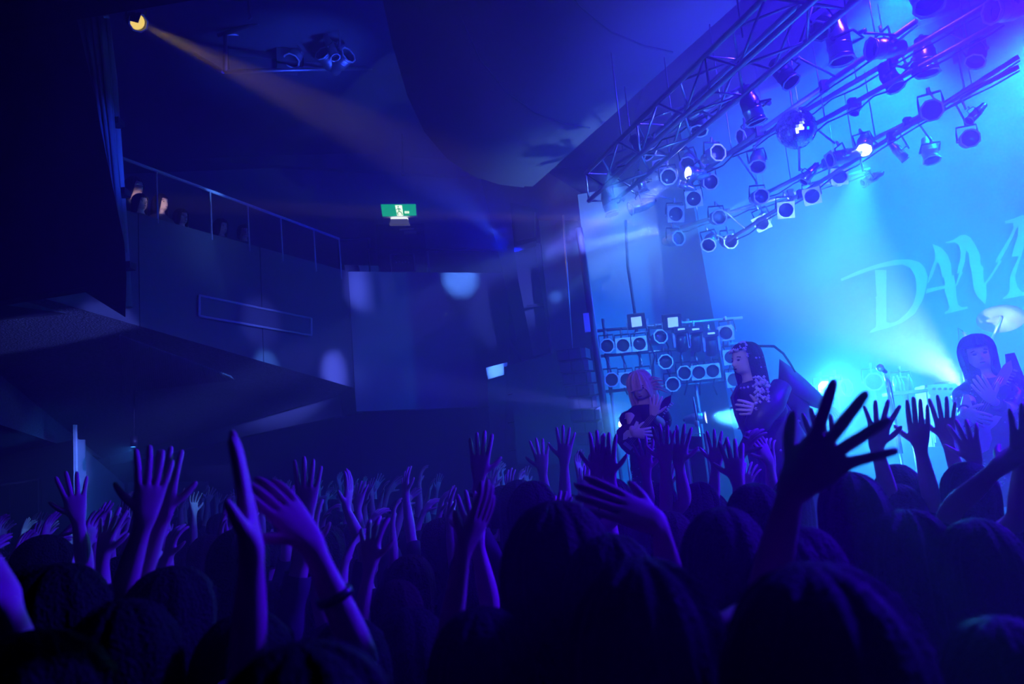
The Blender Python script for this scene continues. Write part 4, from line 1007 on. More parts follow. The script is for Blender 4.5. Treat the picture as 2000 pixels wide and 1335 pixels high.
MB().tube([SHM @ V((0, -.05, .2)), L_(1512, 676, 5.75), L_(1530, 690, 5.75), L_(1545, 712, 5.75), L_(1553, 726, 5.77)], [.008, .010, .009, .008, .006], 8).build('braid', M_hair, singer, False)
beads(singer, 'silver_bead', on_shell(kid(singer, 'hair'), 150, 3) + [L_(1488 + rr.uniform(-14, 14), 745 + rr.uniform(-10, 75), 5.36 + rr.uniform(0, .02)) for rr in [random.Random(8)] for _ in range(110)], .013)
beads(singer, 'coat_stud', on_shell(co, 110, 5, lambda c: c.z > .8, .014), .011)

# ---- guitars
def guitar(label, base, head, normal, body_m, shape='v', s=1.0):
    base, head = P(*base), P(*head)
    y = (head - base).normalized(); z = V(normal); z = (z - y * z.dot(y)).normalized(); x = y.cross(z)
    M4 = Matrix.Translation(base) @ Matrix(((x.x, y.x, z.x, 0), (x.y, y.y, z.y, 0), (x.z, y.z, z.z, 0), (0, 0, 0, 1)))
    Lg = (head - base).length
    t = thing('electric_guitar', label, 'guitar', base)
    W_ = lambda a, b, c: M4 @ V((a, b, c))
    out = [(-.10, -.17), (-.155, -.10), (-.15, -.03), (-.105, .02), (-.115, .08), (-.135, .155), (-.10, .165), (-.06, .12), (-.03, .11), (.03, .11), (.06, .10), (.085, .13), (.12, .14), (.115, .08), (.10, .03), (.135, -.02), (.15, -.09), (.11, -.165), (.04, -.195), (-.03, -.19)]
    MB().prism([W_(a * s, b * s, -.02) for a, b in out], z * .042).build('guitar_body', body_m, t)
    MB().prism([W_(a * s * .62, b * s * .62 - .02, .023) for a, b in out[:12]] , z * .003).build('pickguard', M_whitetrim, t)
    MB().prism([W_(-.026, .05, .018), W_(.026, .05, .018), W_(.021, Lg - .16, .018), W_(-.021, Lg - .16, .018)], z * .022).build('neck', mat('maple_neck', (.42, .25, .13), .35), t)
    MB().prism([W_(-.024, .08, .041), W_(.024, .08, .041), W_(.020, Lg - .16, .041), W_(-.020, Lg - .16, .041)], z * .005).build('fretboard', mat('rosewood', (.07, .035, .02), .4), t)
    hs = MB().prism([W_(-.021, Lg - .16, .012), W_(.021, Lg - .16, .012), W_(.042, Lg - .12, .012), W_(.035, Lg - .02, .012), W_(.0, Lg + .03, .012), W_(-.022, Lg - .02, .012)], z * .016).build('headstock', body_m if shape != 'v' else MATS['maple_neck'], t)
    for k in range(6):
        MB().tube([W_(.036 + .002 * (k % 2), Lg - .125 + k * .021, .02), W_(.062, Lg - .122 + k * .021, .02)], .006, 6).build('tuning_peg', M_chrome, hs)
    for k in range(3): MB().box(W_(0, -.08 + k * .06, .026), (.085, .024, .012), M4.to_3x3()).build('pickup', M_blackmetal, t)
    MB().box(W_(0, -.13, .028), (.08, .03, .014), M4.to_3x3()).build('bridge', M_chrome, t)
    for k in range(3): MB().tube([W_(-.014 + k * .014, -.13, .046), W_(-.012 + k * .012, Lg - .1, .048)], .0012, 4).build('string', M_chrome, t)
    for k in range(2): MB().lathe([(.001, .022), (.012, .02), (.012, .034), (.001, .034)], 8, M4 @ Matrix.Translation((.07, -.08 - k * .05, 0))).build('knob', M_chrome, t)
    return t, M4

# ---- dark-haired guitarist
gl = Z(P(1945, 850, 5.4), STZ); grz = R(160); gh = .97
L_ = lambda px, py, D: to_local(P(px, py, D), gl, grz, gh)
guitar('pale electric guitar with a wooden neck held upright by the dark-haired guitarist', (1898, 832, 5.06), (1968, 712, 5.02), (-.3, -1, .15), mat('pale_guitar_lacquer', (.72, .74, .76), .2), s=.95)
JG = {'armR': (L_(1896, 782, 5.25), L_(1880, 805, 5.02)), 'armL': (L_(1972, 800, 5.2), L_(1938, 782, 5.0)), 'crouch': .11, 'lean': (.02, .06), 'head': (-.05, -.05, .08),
      'handR': {'dir': L_(1900, 812, 4.97) - L_(1880, 805, 5.02), 'dorsal': L_(1880, 805, 4.5) - L_(1880, 805, 5.02), 'curl': .75, 'spread': .08},
      'handL': {'dir': L_(1920, 758, 4.96) - L_(1938, 782, 5.0), 'dorsal': L_(1938, 790, 4.5) - L_(1938, 782, 5.0), 'curl': .55, 'spread': .10},
      'legR': [(.19, .12, .44), (.24, .02, .08)], 'legL': [(-.19, .10, .44), (-.26, .0, .08)], 'seed': 11}
gtr, GHM = person('guitarist with thick black hair and pale made-up face playing the pale guitar', JG, gl, grz, hair={'length': .10, 'vol': 1.22, 'messy': .018, 'fringe': .15, 'open': 1.8}, shirt=M_leather, sleeves=False, levels=2, face=True, skin=M_skin_pale, extra=M_leather, height=gh)
face_parts(gtr, GHM)
MB().tube([L_(1906, 700, 5.35), L_(1903, 740, 5.33), L_(1901, 785, 5.33)], [.03, .045, .02], 10).build('side_lock', M_hair, gtr, False)
MB().tube([L_(1972, 690, 5.38), L_(1985, 740, 5.38), L_(1990, 800, 5.4)], [.03, .05, .03], 10).build('side_lock', M_hair, gtr, False)
for key, a, b in (('arm_cuff', (1893, 790, 5.18), (1883, 802, 5.06)), ('arm_cuff', (1962, 797, 5.12), (1946, 788, 5.03))):
    MB().tube([L_(*a), L_(*b)], .040, 12).build(key, M_leather, gtr, False)
beads(gtr, 'sequin', on_shell(kid(gtr, 'trousers'), 420, 2, lambda c: c.y > -.02), .008)
beads(gtr, 'shirt_stud', on_shell(kid(gtr, 'shirt'), 90, 4, lambda c: c.y > .0), .006)
vest = MB(); 
for z, hw, hd_ in ((1.36, .20, .15), (1.2, .21, .16), (1.0, .22, .17), (.8, .26, .2), (.55, .32, .25)):
    for k in range(20):
        a = math.radians(90 + 40) + math.radians(280) * k / 19; vest.v.append((hw * math.cos(a) * (1 + .04 * math.sin(k * 2)), hd_ * math.sin(a) + .02 * max(0, z - .9), z - .11))
for j in range(4):
    for k in range(19): vest.f.append((j * 20 + k, j * 20 + k + 1, j * 20 + 20 + k + 1, j * 20 + 20 + k)); vest.sm.append(True)
vest.build('long_vest', M_coat, gtr, False).modifiers.new('thickness', 'SOLIDIFY').thickness = .012

# ---- pink-haired guitarist by the rack
fl = Z(P(1262, 850, 6.9), STZ); frz = R(172); fh = 1.0
L_ = lambda px, py, D: to_local(P(px, py, D), fl, frz, fh)
guitar('dark electric guitar slung on the pink-haired guitarist', (1246, 846, 6.62), (1306, 776, 6.55), (.1, -1, .1), mat('dark_guitar_lacquer', (.05, .03, .03), .2), 'dark', s=.95)
JF = {'armR': (L_(1232, 812, 6.75), L_(1236, 846, 6.56)), 'armL': (L_(1294, 828, 6.8), L_(1276, 812, 6.56)), 'lean': (-.02, .10), 'crouch': .03, 'head': (-.25, -.35, .1),
      'handR': {'dir': L_(1252, 846, 6.54) - L_(1236, 846, 6.56), 'dorsal': L_(1236, 846, 6) - L_(1236, 846, 6.56), 'curl': .7}, 'handL': {'dir': L_(1278, 798, 6.54) - L_(1276, 812, 6.56), 'dorsal': L_(1276, 812, 6) - L_(1276, 812, 6.56), 'curl': .6},
      'legR': [(.12, .06, .47), (.16, .0, .08)], 'legL': [(-.14, .22, .50), (-.16, .12, .12)], 'seed': 17}
M_pink = mat('pink_white_hair', (.75, .52, .58), .4, noise=.3, nscale=50)
fgt, FHM = person('guitarist with tousled pink hair and slashed trousers, head bowed over a dark guitar', JF, fl, frz, hair={'length': .16, 'vol': 1.15, 'messy': .02, 'fringe': .10, 'm': M_pink}, shirt=M_shirts[0], sleeves=False, levels=2, face=True, skin=M_skin_pale, extra=M_leather, height=fh)
face_parts(fgt, FHM)
rr = random.Random(2)
for k in range(9):
    a = FHM @ V((-.06, .0, .10 + .01 * k - .04)); b = a + V((-.10 - rr.uniform(0, .06), rr.uniform(-.02, .06), rr.uniform(-.06, .05)))
    MB().tube([a, a.lerp(b, .5) + V((0, 0, .02)), b], [.014, .010, .002], 6).build('hair_tuft', M_pink, fgt, False)
for k in range(5):   # skin through the slashes on the raised thigh
    p = L_(1268 + k * .6, 862 + k * 7.5, 6.62)
    MB().lathe([(.001, -1), (.8, -.6), (1, 0), (.8, .6), (.001, 1)], 10, Matrix.Translation(p) @ Matrix.Diagonal((.042, .03, .010, 1))).build('trouser_slash', M_skin_pale, fgt, False)
beads(fgt, 'shirt_stud', on_shell(kid(fgt, 'shirt'), 80, 7, lambda c: c.y > 0), .006)
beads(fgt, 'trouser_stud', on_shell(kid(fgt, 'trousers'), 120, 9), .006)

# ---- mic stand, drum hardware, small stage gear
ms = thing('microphone_stand', 'chrome microphone stand standing alone between singer and guitarist', 'mic stand', Z(P(1762, 890, 6.0), STZ))
mb0 = Z(P(1762, 890, 6.0), STZ)
MB().tube([mb0, P(1730, 735, 6.0)], .013, 8).build('lower_tube', M_chrome, ms)
MB().tube([P(1740, 780, 5.97), P(1726, 722, 5.97)], .008, 8).build('upper_tube', M_chrome, ms)
MB().tube([P(1733, 745, 5.94), P(1757, 885, 5.94)], .009, 8).build('boom_tube', M_chrome, ms)
MB().tube([P(1730, 726, 5.95), P(1718, 717, 5.9)], [.014, .02], 10).build('microphone_handle', M_blackmetal, ms)
MB().lathe([(.001, -.03), (.022, -.018), (.028, 0), (.022, .02), (.001, .03)], 12, Matrix.Translation(P(1719, 718, 5.88))).build('microphone_head', M_chrome, ms)
MB().tube([P(1727, 728, 5.95), P(1738, 745, 5.98), P(1748, 800, 6.0), P(1763, 885, 6.02)], .006, 5).build('cable', M_whitetrim, ms)
for a in range(3):
    MB().tube([mb0 + V((0, 0, .12)), mb0 + V((.28 * math.cos(a * 2.1 + .4), .28 * math.sin(a * 2.1 + .4), .012))], .009, 6).build('leg', M_chrome, ms)
cyc = P(1955, 622, 7.0)
cs = thing('cymbal_stand', 'bright cymbal tilted on its stand above the dark-haired guitarist', 'cymbal', Z(cyc, STZ))
qn = V((-.30, -.44, -.80)).normalized().to_track_quat('Z', 'Y').to_matrix().to_4x4()
CM = Matrix.Translation(cyc) @ qn
mc = mat('cymbal_bronze', (.92, .9, .85), .35, .35)
cb = MB(); cb.lathe([(.008, -.03), (.03, -.027), (.042, -.010), (.12, -.004), (.192, .003)], 40, CM); cb.lathe([(.192, .005), (.12, -.001), (.042, -.006), (.03, -.022), (.008, -.026)], 40, CM); cb.build('cymbal', mc, cs)
MB().tube([cyc + V((.05, .05, .05)), cyc, P(1947, 640, 7.05), P(1935, 668, 7.1), Z(P(1945, 700, 7.15), STZ)], .012, 8).build('stand_tube', M_chrome, cs)
MB().lathe([(.001, -.03), (.014, -.03), (.014, .02), (.001, .03)], 8, CM @ Matrix.Translation((0, 0, -.02))).build('wing_nut', M_chrome, cs)
ds = thing('drum_mic_boom', 'pair of chrome boom arms with a slim drum microphone beside the guitarist', 'mic stand', Z(P(1905, 850, 6.8), STZ))
for nm, pts, r_ in (('boom_tube', [(1886, 648), (1893, 700), (1904, 742)], .012), ('boom_tube', [(1897, 686), (1906, 720)], .016), ('boom_tube', [(1878, 702), (1888, 770)], .009), ('boom_tube', [(1880, 693), (1902, 688)], .008), ('boom_tube', [(1894, 694), (1905, 680)], .007)):
    MB().tube([P(x, y, 6.8) for x, y in pts], r_, 8).build(nm, M_chrome, ds)
MB().tube([P(1880, 648, 6.78), P(1896, 666, 6.78)], [.012, .018], 10).build('microphone', M_chrome, ds)
MB().tube([P(1880, 646, 6.8), P(1871, 640, 6.8), P(1873, 665, 6.8), P(1884, 690, 6.8)], .004, 5).build('cable', M_steel, ds)
for x, y in ((1877, 690), (1880, 700), (1889, 684)): MB().box(P(x, y, 6.78), (.05, .04, .05)).build('clamp', M_chrome, ds)
MB().tube([P(1888, 770, 6.8), Z(P(1892, 800, 6.8), STZ)], .012, 8).build('stand_tube', M_chrome, ds)
kb = thing('percussion_rack', 'pale-lit row of small bottles and cups on a riser edge past the mic stand', 'rack', P(1770, 762, 7.6))
MB().box(P(1775, 766, 7.6), (.42, .2, .03)).build('shelf', M_steel, kb)
for x, y, h_ in ((1750, 752, .14), (1757, 752, .15), (1764, 753, .12), (1780, 750, .16)):
    MB().lathe([(.001, 0), (.02, 0), (.02, h_ * .7), (.009, h_ * .85), (.009, h_), (.001, h_)], 10, Matrix.Translation(P(x, 763, 7.6))).build('bottle', M_chrome, kb)
MB().tube([P(1770, 768, 7.6), Z(P(1772, 800, 7.6), STZ)], .02, 8).build('leg', M_steel, kb)
bx = thing('white_amplifier', 'pale cloth-fronted amplifier cabinet standing upstage beside the guitarist', 'amplifier', Z(P(1850, 860, 7.5), STZ))
A4 = [P(1811, 751, 7.5), P(1868, 748, 7.5), P(1880, 870, 7.5), P(1826, 872, 7.5)]
MB().prism(A4, (.05, .35, 0)).build('cabinet', M_whitetrim, bx)
MB().prism([P(1816, 768, 7.48), P(1866, 766, 7.48), P(1875, 862, 7.48), P(1828, 864, 7.48)], (0, .02, 0)).build('grille_cloth', mat('amp_cloth', (.55, .56, .58), .9), bx)
for k in range(4): MB().lathe([(.001, -.01), (.012, -.01), (.012, .015), (.001, .015)], 8, Matrix.Translation(P(1824 + k * 11, 759, 7.47)) @ Matrix.Rotation(math.pi / 2, 4, 'X')).build('knob', M_blackmetal, bx)
MB().box(P(1840, 749, 7.55), (.14, .03, .03)).build('handle', M_blackmetal, bx)
fm_ = thing('tubular_frame', 'white tubular stand frame at the stage edge beside the singer', 'frame', Z(P(1362, 895, 6.6), STZ))
f4 = [Z(P(1342, 890, 6.6), STZ), P(1337, 847, 6.6), P(1378, 846, 6.6), Z(P(1386, 890, 6.6), STZ)]
MB().tube(f4, .02, 8).build('frame_tube', M_whitetrim, fm_); MB().tube([P(1344, 880, 6.62), P(1384, 879, 6.62)], .014, 6).build('cross_tube', M_metal, fm_)
MB().prism([f4[0] + V((.03, .03, .02)), f4[1] + V((.03, .03, -.02)), f4[2] + V((-.03, .03, -.02)), f4[3] + V((-.03, .03, .02))], (0, .25, 0)).build('monitor_box', M_blackmetal, fm_)
m2_ = thing('slim_microphone_stand', 'very thin upright microphone stand between the singer and the rack', 'mic stand', Z(P(1374, 890, 7.0), STZ))
MB().tube([P(1354, 775, 7.0), P(1362, 825, 7.0)], .008, 8).build('upper_tube', M_chrome, m2_); MB().tube([P(1362, 822, 7.0), Z(P(1374, 890, 7.0), STZ)], .014, 8).build('lower_tube', M_chrome, m2_)
MB().lathe([(.02, .0), (.02, .04), (.012, .05), (.001, .05)], 8, Matrix.Translation(P(1362, 832, 7.0))).build('clutch', M_chrome, m2_)
base_ = Z(P(1374, 890, 7.0), STZ); MB().lathe([(.13, 0), (.13, .015), (.03, .03), (.001, .03)], 16, Matrix.Translation(base_)).build('round_base', M_blackmetal, m2_)
m3_ = thing('short_microphone_stand', 'short chrome stand beside the pink-haired guitarist', 'mic stand', Z(P(1308, 885, 6.8), STZ))
MB().tube([P(1300, 838, 6.8), Z(P(1306, 885, 6.8), STZ)], .010, 8).build('upright_tube', M_chrome, m3_); MB().lathe([(.10, 0), (.10, .012), (.02, .02), (.001, .02)], 14, Matrix.Translation(Z(P(1306, 885, 6.8), STZ))).build('round_base', M_blackmetal, m3_)
MB().tube([P(1300, 838, 6.8), P(1296, 826, 6.75)], [.012, .018], 8).build('microphone', M_blackmetal, m3_)

# ================================================================ the crowd
rnd = random.Random(21)
STAGE_C = V((2.6, 6.2, 0))
def facing(x, y): d = STAGE_C - V((x, y, 0)); return math.atan2(-d.x, d.y)
taken = []
HAIRS = [{'length': .02, 'm': M_hair}, {'length': .10, 'm': M_hair, 'vol': 1.05}, {'length': .26, 'm': M_hair, 'vol': 1.06}, {'length': .22, 'm': M_hair_brown, 'vol': 1.08}, {'length': .12, 'm': M_hair_brown, 'vol': 1.1, 'messy': .012}]
DOWN = lambda s: ((s * .30, .05, 1.12), (s * .22, .24, 1.02))
def raised(s, r_, hi=1.0):
    S = V((s * .2, 0, 1.37)); u = V((s * r_.uniform(.12, .5), r_.uniform(.1, .5), r_.uniform(.65, 1.0) * hi)).normalized()
    f = V((-s * r_.uniform(-.15, .35), r_.uniform(-.05, .45), 1.0)).normalized()
    E = S + u * .29; Wr = E + f * .255
    hd = (f + V((r_.uniform(-.35, .35), r_.uniform(-.3, .5), 0))).normalized()
    return (E, Wr), {'dir': hd, 'dorsal': V((r_.uniform(-.7, .7), -1, .1)), 'curl': r_.uniform(.08, .42), 'spread': r_.uniform(.10, .24), 'thumb': r_.uniform(.2, .7)}

def view_frame(p, d):
    v = V((p.x, p.y, 0)).normalized(); r_ = V((v.y, -v.x, 0)); return r_ * d[0] + v * d[1] + V((0, 0, d[2]))
def hero(label, D, arms, face_to=None, h=None, hair=1, shirt=0, girl=True, levels=2, shoulder_in=.20, band=None, sleeves=False):
    """arms: list of (side, wrist px, elbow px, tip px, options)"""
    side, wpx, epx, tpx, op = arms[0]
    W = P(*wpx, D); E = P(*epx, D + op.get('de', .05)); fo = (E - W); E = W + fo.normalized() * min(max(fo.length, .2), .27)
    up = V((-side * .25, -.05, -1)).normalized(); S = E + up * .25
    rz = facing(S.x, S.y) * .6 if face_to is None else face_to
    hh = h or min(1.12, max(.92, S.z / 1.38))
    c = V((S.x, S.y, 0)) - Matrix.Rotation(rz, 3, 'Z') @ V((side * shoulder_in * hh, 0, 0))
    J = {'armR': DOWN(1), 'armL': DOWN(-1), 'seed': len(taken), 'head': (rnd.uniform(-.2, .2), rnd.uniform(-.1, .1), 0), 'girth': .95}
    for (s, wpx, epx, tpx, op) in arms:
        D2 = D + op.get('dd', 0); W = P(*wpx, D2); E = P(*epx, D2 + op.get('de', .05)); fo = E - W; E = W + fo.normalized() * min(max(fo.length, .2), .27)
        T = P(*tpx, D2 + op.get('dt', 0.0)); k = 'R' if s > 0 else 'L'
        J['arm' + k] = (to_local(E, c, rz, hh), to_local(W, c, rz, hh))
        rot = Matrix.Rotation(-rz, 3, 'Z')
        J['hand' + k] = {'dir': rot @ (T - W), 'dorsal': rot @ view_frame(W, op.get('dorsal', (0, -1, 0))), 'curl': op.get('curl', .2), 'spread': op.get('spread', .15), 'thumb': op.get('thumb', .5), 'scale': op.get('scale', .95)}
        if 'curls' in op: J['hand' + k]['curls'] = op['curls']
    o, HM = person(label, J, c, rz, hair=HAIRS[hair], shirt=shirt, levels=levels, girl=girl, height=hh, sleeves=sleeves, group='people in the crowd with raised arms')
    taken.append((c.x, c.y))
    if band:
        s, t = band; k = 'R' if s > 0 else 'L'; e, w_ = V(J['arm' + k][0]), V(J['arm' + k][1])
        a = w_.lerp(e, t); d = (e - w_).normalized()
        MB().tube([a - d * .008, a + d * .008], .036, 14).build('wristband', M_leather, o, False)
    return o
def near_head(label, px, py, D, hair, shirt=0, girl=True, rz=None, arms=None):
    top = P(px, py, D); hh = top.z / 1.745
    rz = facing(top.x, top.y) if rz is None else rz
    J = {'armR': DOWN(1), 'armL': DOWN(-1), 'seed': len(taken) + 30, 'head': (rnd.uniform(-.3, .3), rnd.uniform(-.1, .1), 0)}
    if arms: J.update(arms)
    o, HM = person(label, J, (top.x, top.y, 0), rz, hair=hair, shirt=shirt, levels=2, girl=girl, height=hh, group='heads close to the camera')
    taken.append((top.x, top.y))
    return o

near_head('big dark head of thick hair, lowest before the dark-haired guitarist', 1590, 1142, 1.0, {'length': .16, 'vol': 1.28, 'messy': .006}, 0)
near_head('broad dark head low in the middle of the crowd before the speaker stack', 1250, 1120, 1.25, {'length': .2, 'vol': 1.25, 'messy': .008}, 0)
near_head('dark head at the bottom edge beside the banded forearm', 600, 1262, 1.0, {'length': .1, 'vol': 1.1}, 0)
near_head('round dark bob head in front of the speaker stack with a pale-lit cheek', 1085, 1000, 1.75, {'length': .12, 'vol': 1.25, 'm': M_hair_brown}, 1)
near_head('dark capped head behind the big silhouetted hand', 1562, 1035, 1.9, {'length': .14, 'vol': 1.12, 'm': M_hair}, 2)
near_head('purple-lit head of curly hair between the big hand and the picture edge', 1768, 1008, 2.2, {'length': .14, 'vol': 1.2, 'messy': .016}, 3)
near_head('glossy head lit violet on top near the picture edge', 1905, 1018, 2.0, {'length': .18, 'vol': 1.1}, 3)
near_head('dark head at the bottom corner under the guitarist', 1950, 1215, 1.25, {'length': .16, 'vol': 1.1}, 2)
near_head('head with a soft violet rim between bent hand and big hand', 1405, 1000, 2.1, {'length': .14, 'vol': 1.15}, 1)
near_head('dark head under the lobby door among raised hands', 120, 1105, 1.9, {'length': .1, 'vol': 1.1}, 0)
near_head('dark head at the foot of the paired forearms', 335, 1110, 2.1, {'length': .12, 'vol': 1.1}, 0)
near_head('dark head at the bottom corner under the lobby wall', 60, 1240, 1.3, {'length': .14, 'vol': 1.1}, 0)

HEROES = [
 ('person holding up one big splayed hand black against the stage glow', 1.45, [(1, (1548, 950), (1492, 1175), (1655, 845), {'spread': .30, 'thumb': .15, 'curl': .12, 'scale': 1.12, 'dorsal': (0, -1, .1)})], 0),
 ('person with one flat hand held edge-on and forearm lit violet', 1.45, [(1, (492, 1078), (484, 1310), (468, 880), {'dorsal': (1, -.12, 0), 'spread': .02, 'curl': .05, 'scale': 1.08})], 2),
 ('person raising a narrow cupped hand before the speaker stack', 1.95, [(1, (905, 1072), (870, 1285), (962, 960), {'dorsal': (.8, -.6, 0), 'spread': .04, 'curl': .18})], 2),
 ('person with a bent wrist and purple-lit hand drooping sideways', 1.85, [(-1, (1288, 1022), (1308, 1120), (1165, 968), {'dorsal': (0, -.7, .7), 'spread': .10, 'curl': .10, 'scale': 1.05})], 1),
 ('person with two hands crossed high before the lobby wall', 2.15, [(1, (283, 1012), (215, 1235), (298, 930), {'dorsal': (.2, -1, 0), 'spread': .14}), (-1, (318, 1005), (270, 1130), (318, 925), {'dd': .12, 'dorsal': (-.3, -1, 0), 'spread': .12})], 1),
 ('person whose slanting forearm wears a dark wristband', 1.55, [(1, (606, 1058), (725, 1325), (560, 1000), {'dorsal': (-.3, -.3, 1), 'spread': .06, 'curl': .3})], 0),
 ('person raising a dark open hand in front of the bright wall corner', 3.2, [(1, (152, 1012), (168, 1112), (142, 945), {'spread': .18})], 0),
 ('person lifting a tall dark hand before the pale strip of wall', 2.85, [(1, (598, 1000), (588, 1090), (602, 908), {'spread': .12, 'curl': .14})], 1),
 ('person with a slim violet arm bent at the elbow beside the tall dark hand', 3.8, [(1, (676, 992), (715, 1082), (686, 928), {'dorsal': (.9, -.4, 0), 'spread': .05})], 2),
 ('person spreading five fingers against the cyan mic stand', 3.1, [(-1, (1712, 872), (1742, 985), (1722, 792), {'spread': .26, 'thumb': .1})], 0),
 ('person with fingers pressed together between mic stand and guitarist', 3.1, [(1, (1797, 872), (1822, 985), (1792, 798), {'spread': .03, 'curl': .08})], 0),
 ('person waving a small open hand beside the guitar', 3.4, [(1, (1849, 858), (1884, 960), (1842, 797), {'spread': .14, 'thumb': .3})], 1),
 ('person with two drooping hands lifted under the singer', 4.1, [(-1, (1446, 888), (1442, 990), (1470, 845), {'dorsal': (-.3, -.6, .7), 'curl': .35}), (1, (1502, 900), (1512, 1000), (1478, 852), {'dorsal': (.3, -.6, .7), 'curl': .35})], 1),
 ('person clawing one hand up just under the guitarist', 3.1, [(1, (1904, 900), (1896, 1000), (1886, 848), {'curl': .5, 'spread': .2})], 3),
 ('person with dark arms stretched over the crowd at the picture edge', 2.4, [(1, (1950, 912), (1880, 975), (1995, 880), {'dorsal': (0, -.5, .9), 'curl': .2}), (-1, (1996, 900), (1990, 1010), (2005, 835), {'curl': .3})], 2),
 ('person reaching an arm up behind the big silhouetted hand', 2.7, [(1, (1618, 905), (1640, 1010), (1600, 830), {'spread': .1})], 2),
 ('person with open hand before the tubular frame', 4.2, [(1, (1398, 908), (1392, 985), (1400, 872), {'spread': .2})], 0),
 ('person with spread fingers right under the pink-haired guitarist', 4.2, [(-1, (1262, 922), (1270, 1000), (1258, 884), {'spread': .22})], 1),
 ('person with two arms up in front of the tubular frame', 3.9, [(1, (1300, 905), (1302, 985), (1298, 868), {'spread': .18}), (-1, (1326, 905), (1340, 985), (1328, 866), {'spread': .16})], 1),
 ('person raising an arm with dark bracelet beside the speaker stack', 3.4, [(-1, (936, 932), (930, 1020), (938, 884), {'spread': .12}), ], 1),
 ('person with a bare crooked arm at the picture bottom corner', 1.35, [(1, (8, 1165), (48, 1300), (-40, 1110), {'dorsal': (.5, -.8, 0)})], 0),
 ('person with a white-lit raised hand before the speaker stack', 4.6, [(1, (1060, 918), (1068, 990), (1056, 882), {'spread': .2, 'curl': .3})], 0),
 ('person holding one arm straight up beside the line array', 4.4, [(1, (1102, 900), (1104, 985), (1104, 864), {'spread': .16})], 2),
 ('person with two hands cupped beneath the line array', 3.6, [(1, (1165, 925), (1150, 1010), (1172, 872), {'dorsal': (.4, -1, 0)}), (-1, (1192, 930), (1205, 1010), (1184, 880), {'dorsal': (-.4, -1, 0)})], 1),
 ('person with a hunched lit forearm low between the two big heads', 1.3, [(1, (1400, 1228), (1330, 1262), (1440, 1215), {'dorsal': (0, -.2, 1), 'curl': .4})], 0),
]
for i, (lab, D, arms, hr) in enumerate(HEROES):
    hero(lab, D, arms, hair=hr, shirt=i % 4, band=(1, .42) if 'wristband' in lab else ((-1, .35) if 'bracelet' in lab else None))

# --- everyone else: a few built poses, copied with their clothes and hair
PROTOS = []
for k in range(12):
    r_ = random.Random(100 + k); J = {'seed': 50 + k, 'head': (r_.uniform(-.4, .4), r_.uniform(-.15, .15), 0), 'girth': r_.uniform(.85, 1.0)}
    mode = ('both', 'right arm', 'left arm', 'both', 'none', 'both', 'right arm', 'both', 'left arm', 'none', 'both', 'right arm')[k]
    for s, key, on in ((1, 'R', mode in ('both', 'right arm')), (-1, 'L', mode in ('both', 'left arm'))):
        if on: J['arm' + key], J['hand' + key] = raised(s, r_)
        else: J['arm' + key] = DOWN(s)
    o, _ = person('x', J, (0, 0, -50), 0, hair=HAIRS[k % 5], shirt=k % 5, levels=1, girl=bool(k % 3))
    PROTOS.append([o, mode, ('short', 'bobbed', 'long', 'long brown', 'tousled brown')[k % 5], ('black', 'charcoal', 'navy', 'plum', 'grey')[k % 5]])
used = set()
def stage_side(x, y): a, b = V((st[0].x, st[0].y)), V((st[1].x, st[1].y)); c = V((st[2].x, st[2].y)); q = V((x, y)); f = lambda p, r_: (r_.x - p.x) * (q.y - p.y) - (r_.y - p.y) * (q.x - p.x); return f(a, b) > -.55 * (b - a).length or (q.y < b.y and f(b, c) > -.5 * (c - b).length)
spots = []
Dy = 2.35
while Dy < 12.5:
    half = .66 * Dy + .35; nx_ = int(2 * half / .52)
    for k in range(nx_ + 1):
        x = -half + 2 * half * k / max(1, nx_) + rnd.uniform(-.12, .12); y = Dy + rnd.uniform(-.13, .13)
        if stage_side(x, y): continue
        if y > 8.9 and x > -2.2: continue
        if y > 9.5 and x < -5.2: continue
        if any((x - a) ** 2 + (y - b) ** 2 < .38 ** 2 for a, b in taken): continue
        spots.append((x, y))
    Dy += .55 if Dy < 6 else .68
rows_ = {}
for x, y in spots: rows_.setdefault(int((y - 2.0) / .9), []).append((x, y))
ORD = ['first', 'second', 'third', 'fourth', 'fifth', 'sixth', 'seventh', 'eighth', 'ninth', 'tenth', 'eleventh', 'twelfth', '13th', '14th', '15th', '16th', '17th', '18th', '19th', '20th', '21st', '22nd', '23rd', '24th', '25th', '26th', '27th', '28th', '29th', '30th']
for ri, row in sorted(rows_.items()):
    row.sort(key=lambda q: q[0] / q[1])
    for k, (x, y) in enumerate(row):
        pi_ = rnd.choice([0, 1, 2, 3, 5, 6, 7, 8, 10, 11, 0, 3, 5, 7, 10, 4, 9]) if y > 2.6 else rnd.choice([4, 9, 1, 8, 11, 2])
        o, mode, hr, sc_ = PROTOS[pi_]
        if pi_ not in used: used.add(pi_)
        else: o = copy_tree(o)
        h = rnd.uniform(.90, 1.0) if y < 7 else rnd.uniform(.93, 1.02)
        o.location = (x, y, 0); o.rotation_euler = (0, 0, facing(x, y) * rnd.uniform(.5, 1.0) + rnd.uniform(-.25, .25)); o.scale = (h, h, h)
        act = {'both': 'both arms raised', 'right arm': 'one arm raised', 'left arm': 'one arm lifted', 'none': 'arms down'}[mode]
        tag(o, f'{hr.split()[0]}-haired person, {act}, {ORD[min(k, 29)]} from the lobby side in {ORD[ri]} crowd row', 'person', f'crowd row {ORD[ri]}')
for i, pr in enumerate(PROTOS):
    if i not in used:
        for c in list(pr[0].children): bpy.data.objects.remove(c)
        bpy.data.objects.remove(pr[0])
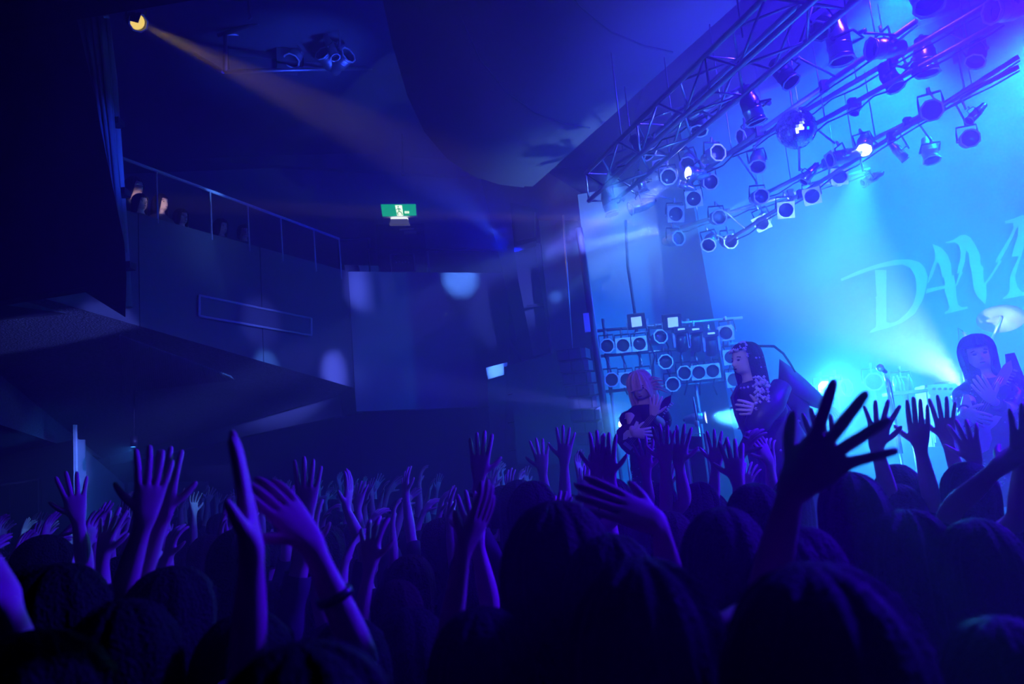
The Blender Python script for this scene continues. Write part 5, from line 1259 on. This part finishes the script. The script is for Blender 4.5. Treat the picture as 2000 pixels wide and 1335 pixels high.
# --- seated people on the balcony
for i, (px_, py_, D, lab, fc) in enumerate([(272, 378, 9.85, 'balcony spectator with a half-lit face beside the pipe', True), (312, 379, 9.95, 'balcony spectator with bangs and the brightest-lit face', True), (352, 408, 10.3, 'balcony spectator in shade just past the bright face', True),
        (430, 428, 11.1, 'balcony spectator behind the bright railing post', True), (474, 438, 11.5, 'balcony spectator leaning at the rail past the bright post', True), (260, 345, 10.6, 'dim standing spectator in the balcony corner by the pipe', False)]):
    D = min((abs(pix(bA.lerp(bB, k / 300.0))[0] - px_), bA.lerp(bB, k / 300.0).y) for k in range(-60, 301))[1] + (.82 if px_ != 260 else 1.3)
    top = P(px_, py_, D); zf_ = zf
    J = {'armR': ((.27, .02, 1.10), (.22, .12, .88)), 'armL': ((-.27, .02, 1.10), (-.22, .12, .88)), 'seed': 70 + i, 'head': (rnd.uniform(-.2, .2), -.1, 0)}
    hh = (top.z - zf_) / 1.745
    dirw = P(1400, 700, 6.5) - top
    o, HM = person(lab, J, (top.x, top.y, zf_), math.atan2(-dirw.x, dirw.y), hair=HAIRS[(i + 1) % 5], shirt=i % 3, levels=2, face=True, girl=bool(i % 2), height=hh, group='spectators on the balcony')
    face_parts(o, HM)

# ---------------------------------------------------------------- haze in the air
def haze(name, label, poly, z0, z1, dens, aniso=.25):
    m = bpy.data.materials.new(name); m.use_nodes = True; nt = m.node_tree; nt.nodes.clear()
    o_ = nt.nodes.new('ShaderNodeOutputMaterial'); v = nt.nodes.new('ShaderNodeVolumeScatter')
    v.inputs['Density'].default_value = dens; v.inputs['Anisotropy'].default_value = aniso; v.inputs['Color'].default_value = (1, 1, 1, 1)
    nt.links.new(v.outputs[0], o_.inputs['Volume'])
    o = MB().prism([(x, y, z0) for x, y in poly], (0, 0, z1 - z0)).build(name, m)
    return tag(o, label, 'haze', kind='stuff')
haze('hall_haze', 'thin blue-lit haze hanging through the hall', [(-13, 4.9), (11, 4.9), (11, 23), (-13, 23)], .02, 9.5, .040)
haze('stage_haze', 'thick stage fog glowing cyan over the band', [(.45, 8.7), (1.45, 4.6), (2.4, 2.7), (9, 2.7), (9, 11.9), (2.9, 11.9)], 1.0, 6.6, .105)
haze('crowd_haze', 'faint violet-lit haze over the crowd before the stage', [(-4.0, 4.88), (.3, .45), (9, .45), (9, 4.88)], .02, 6.0, .042)
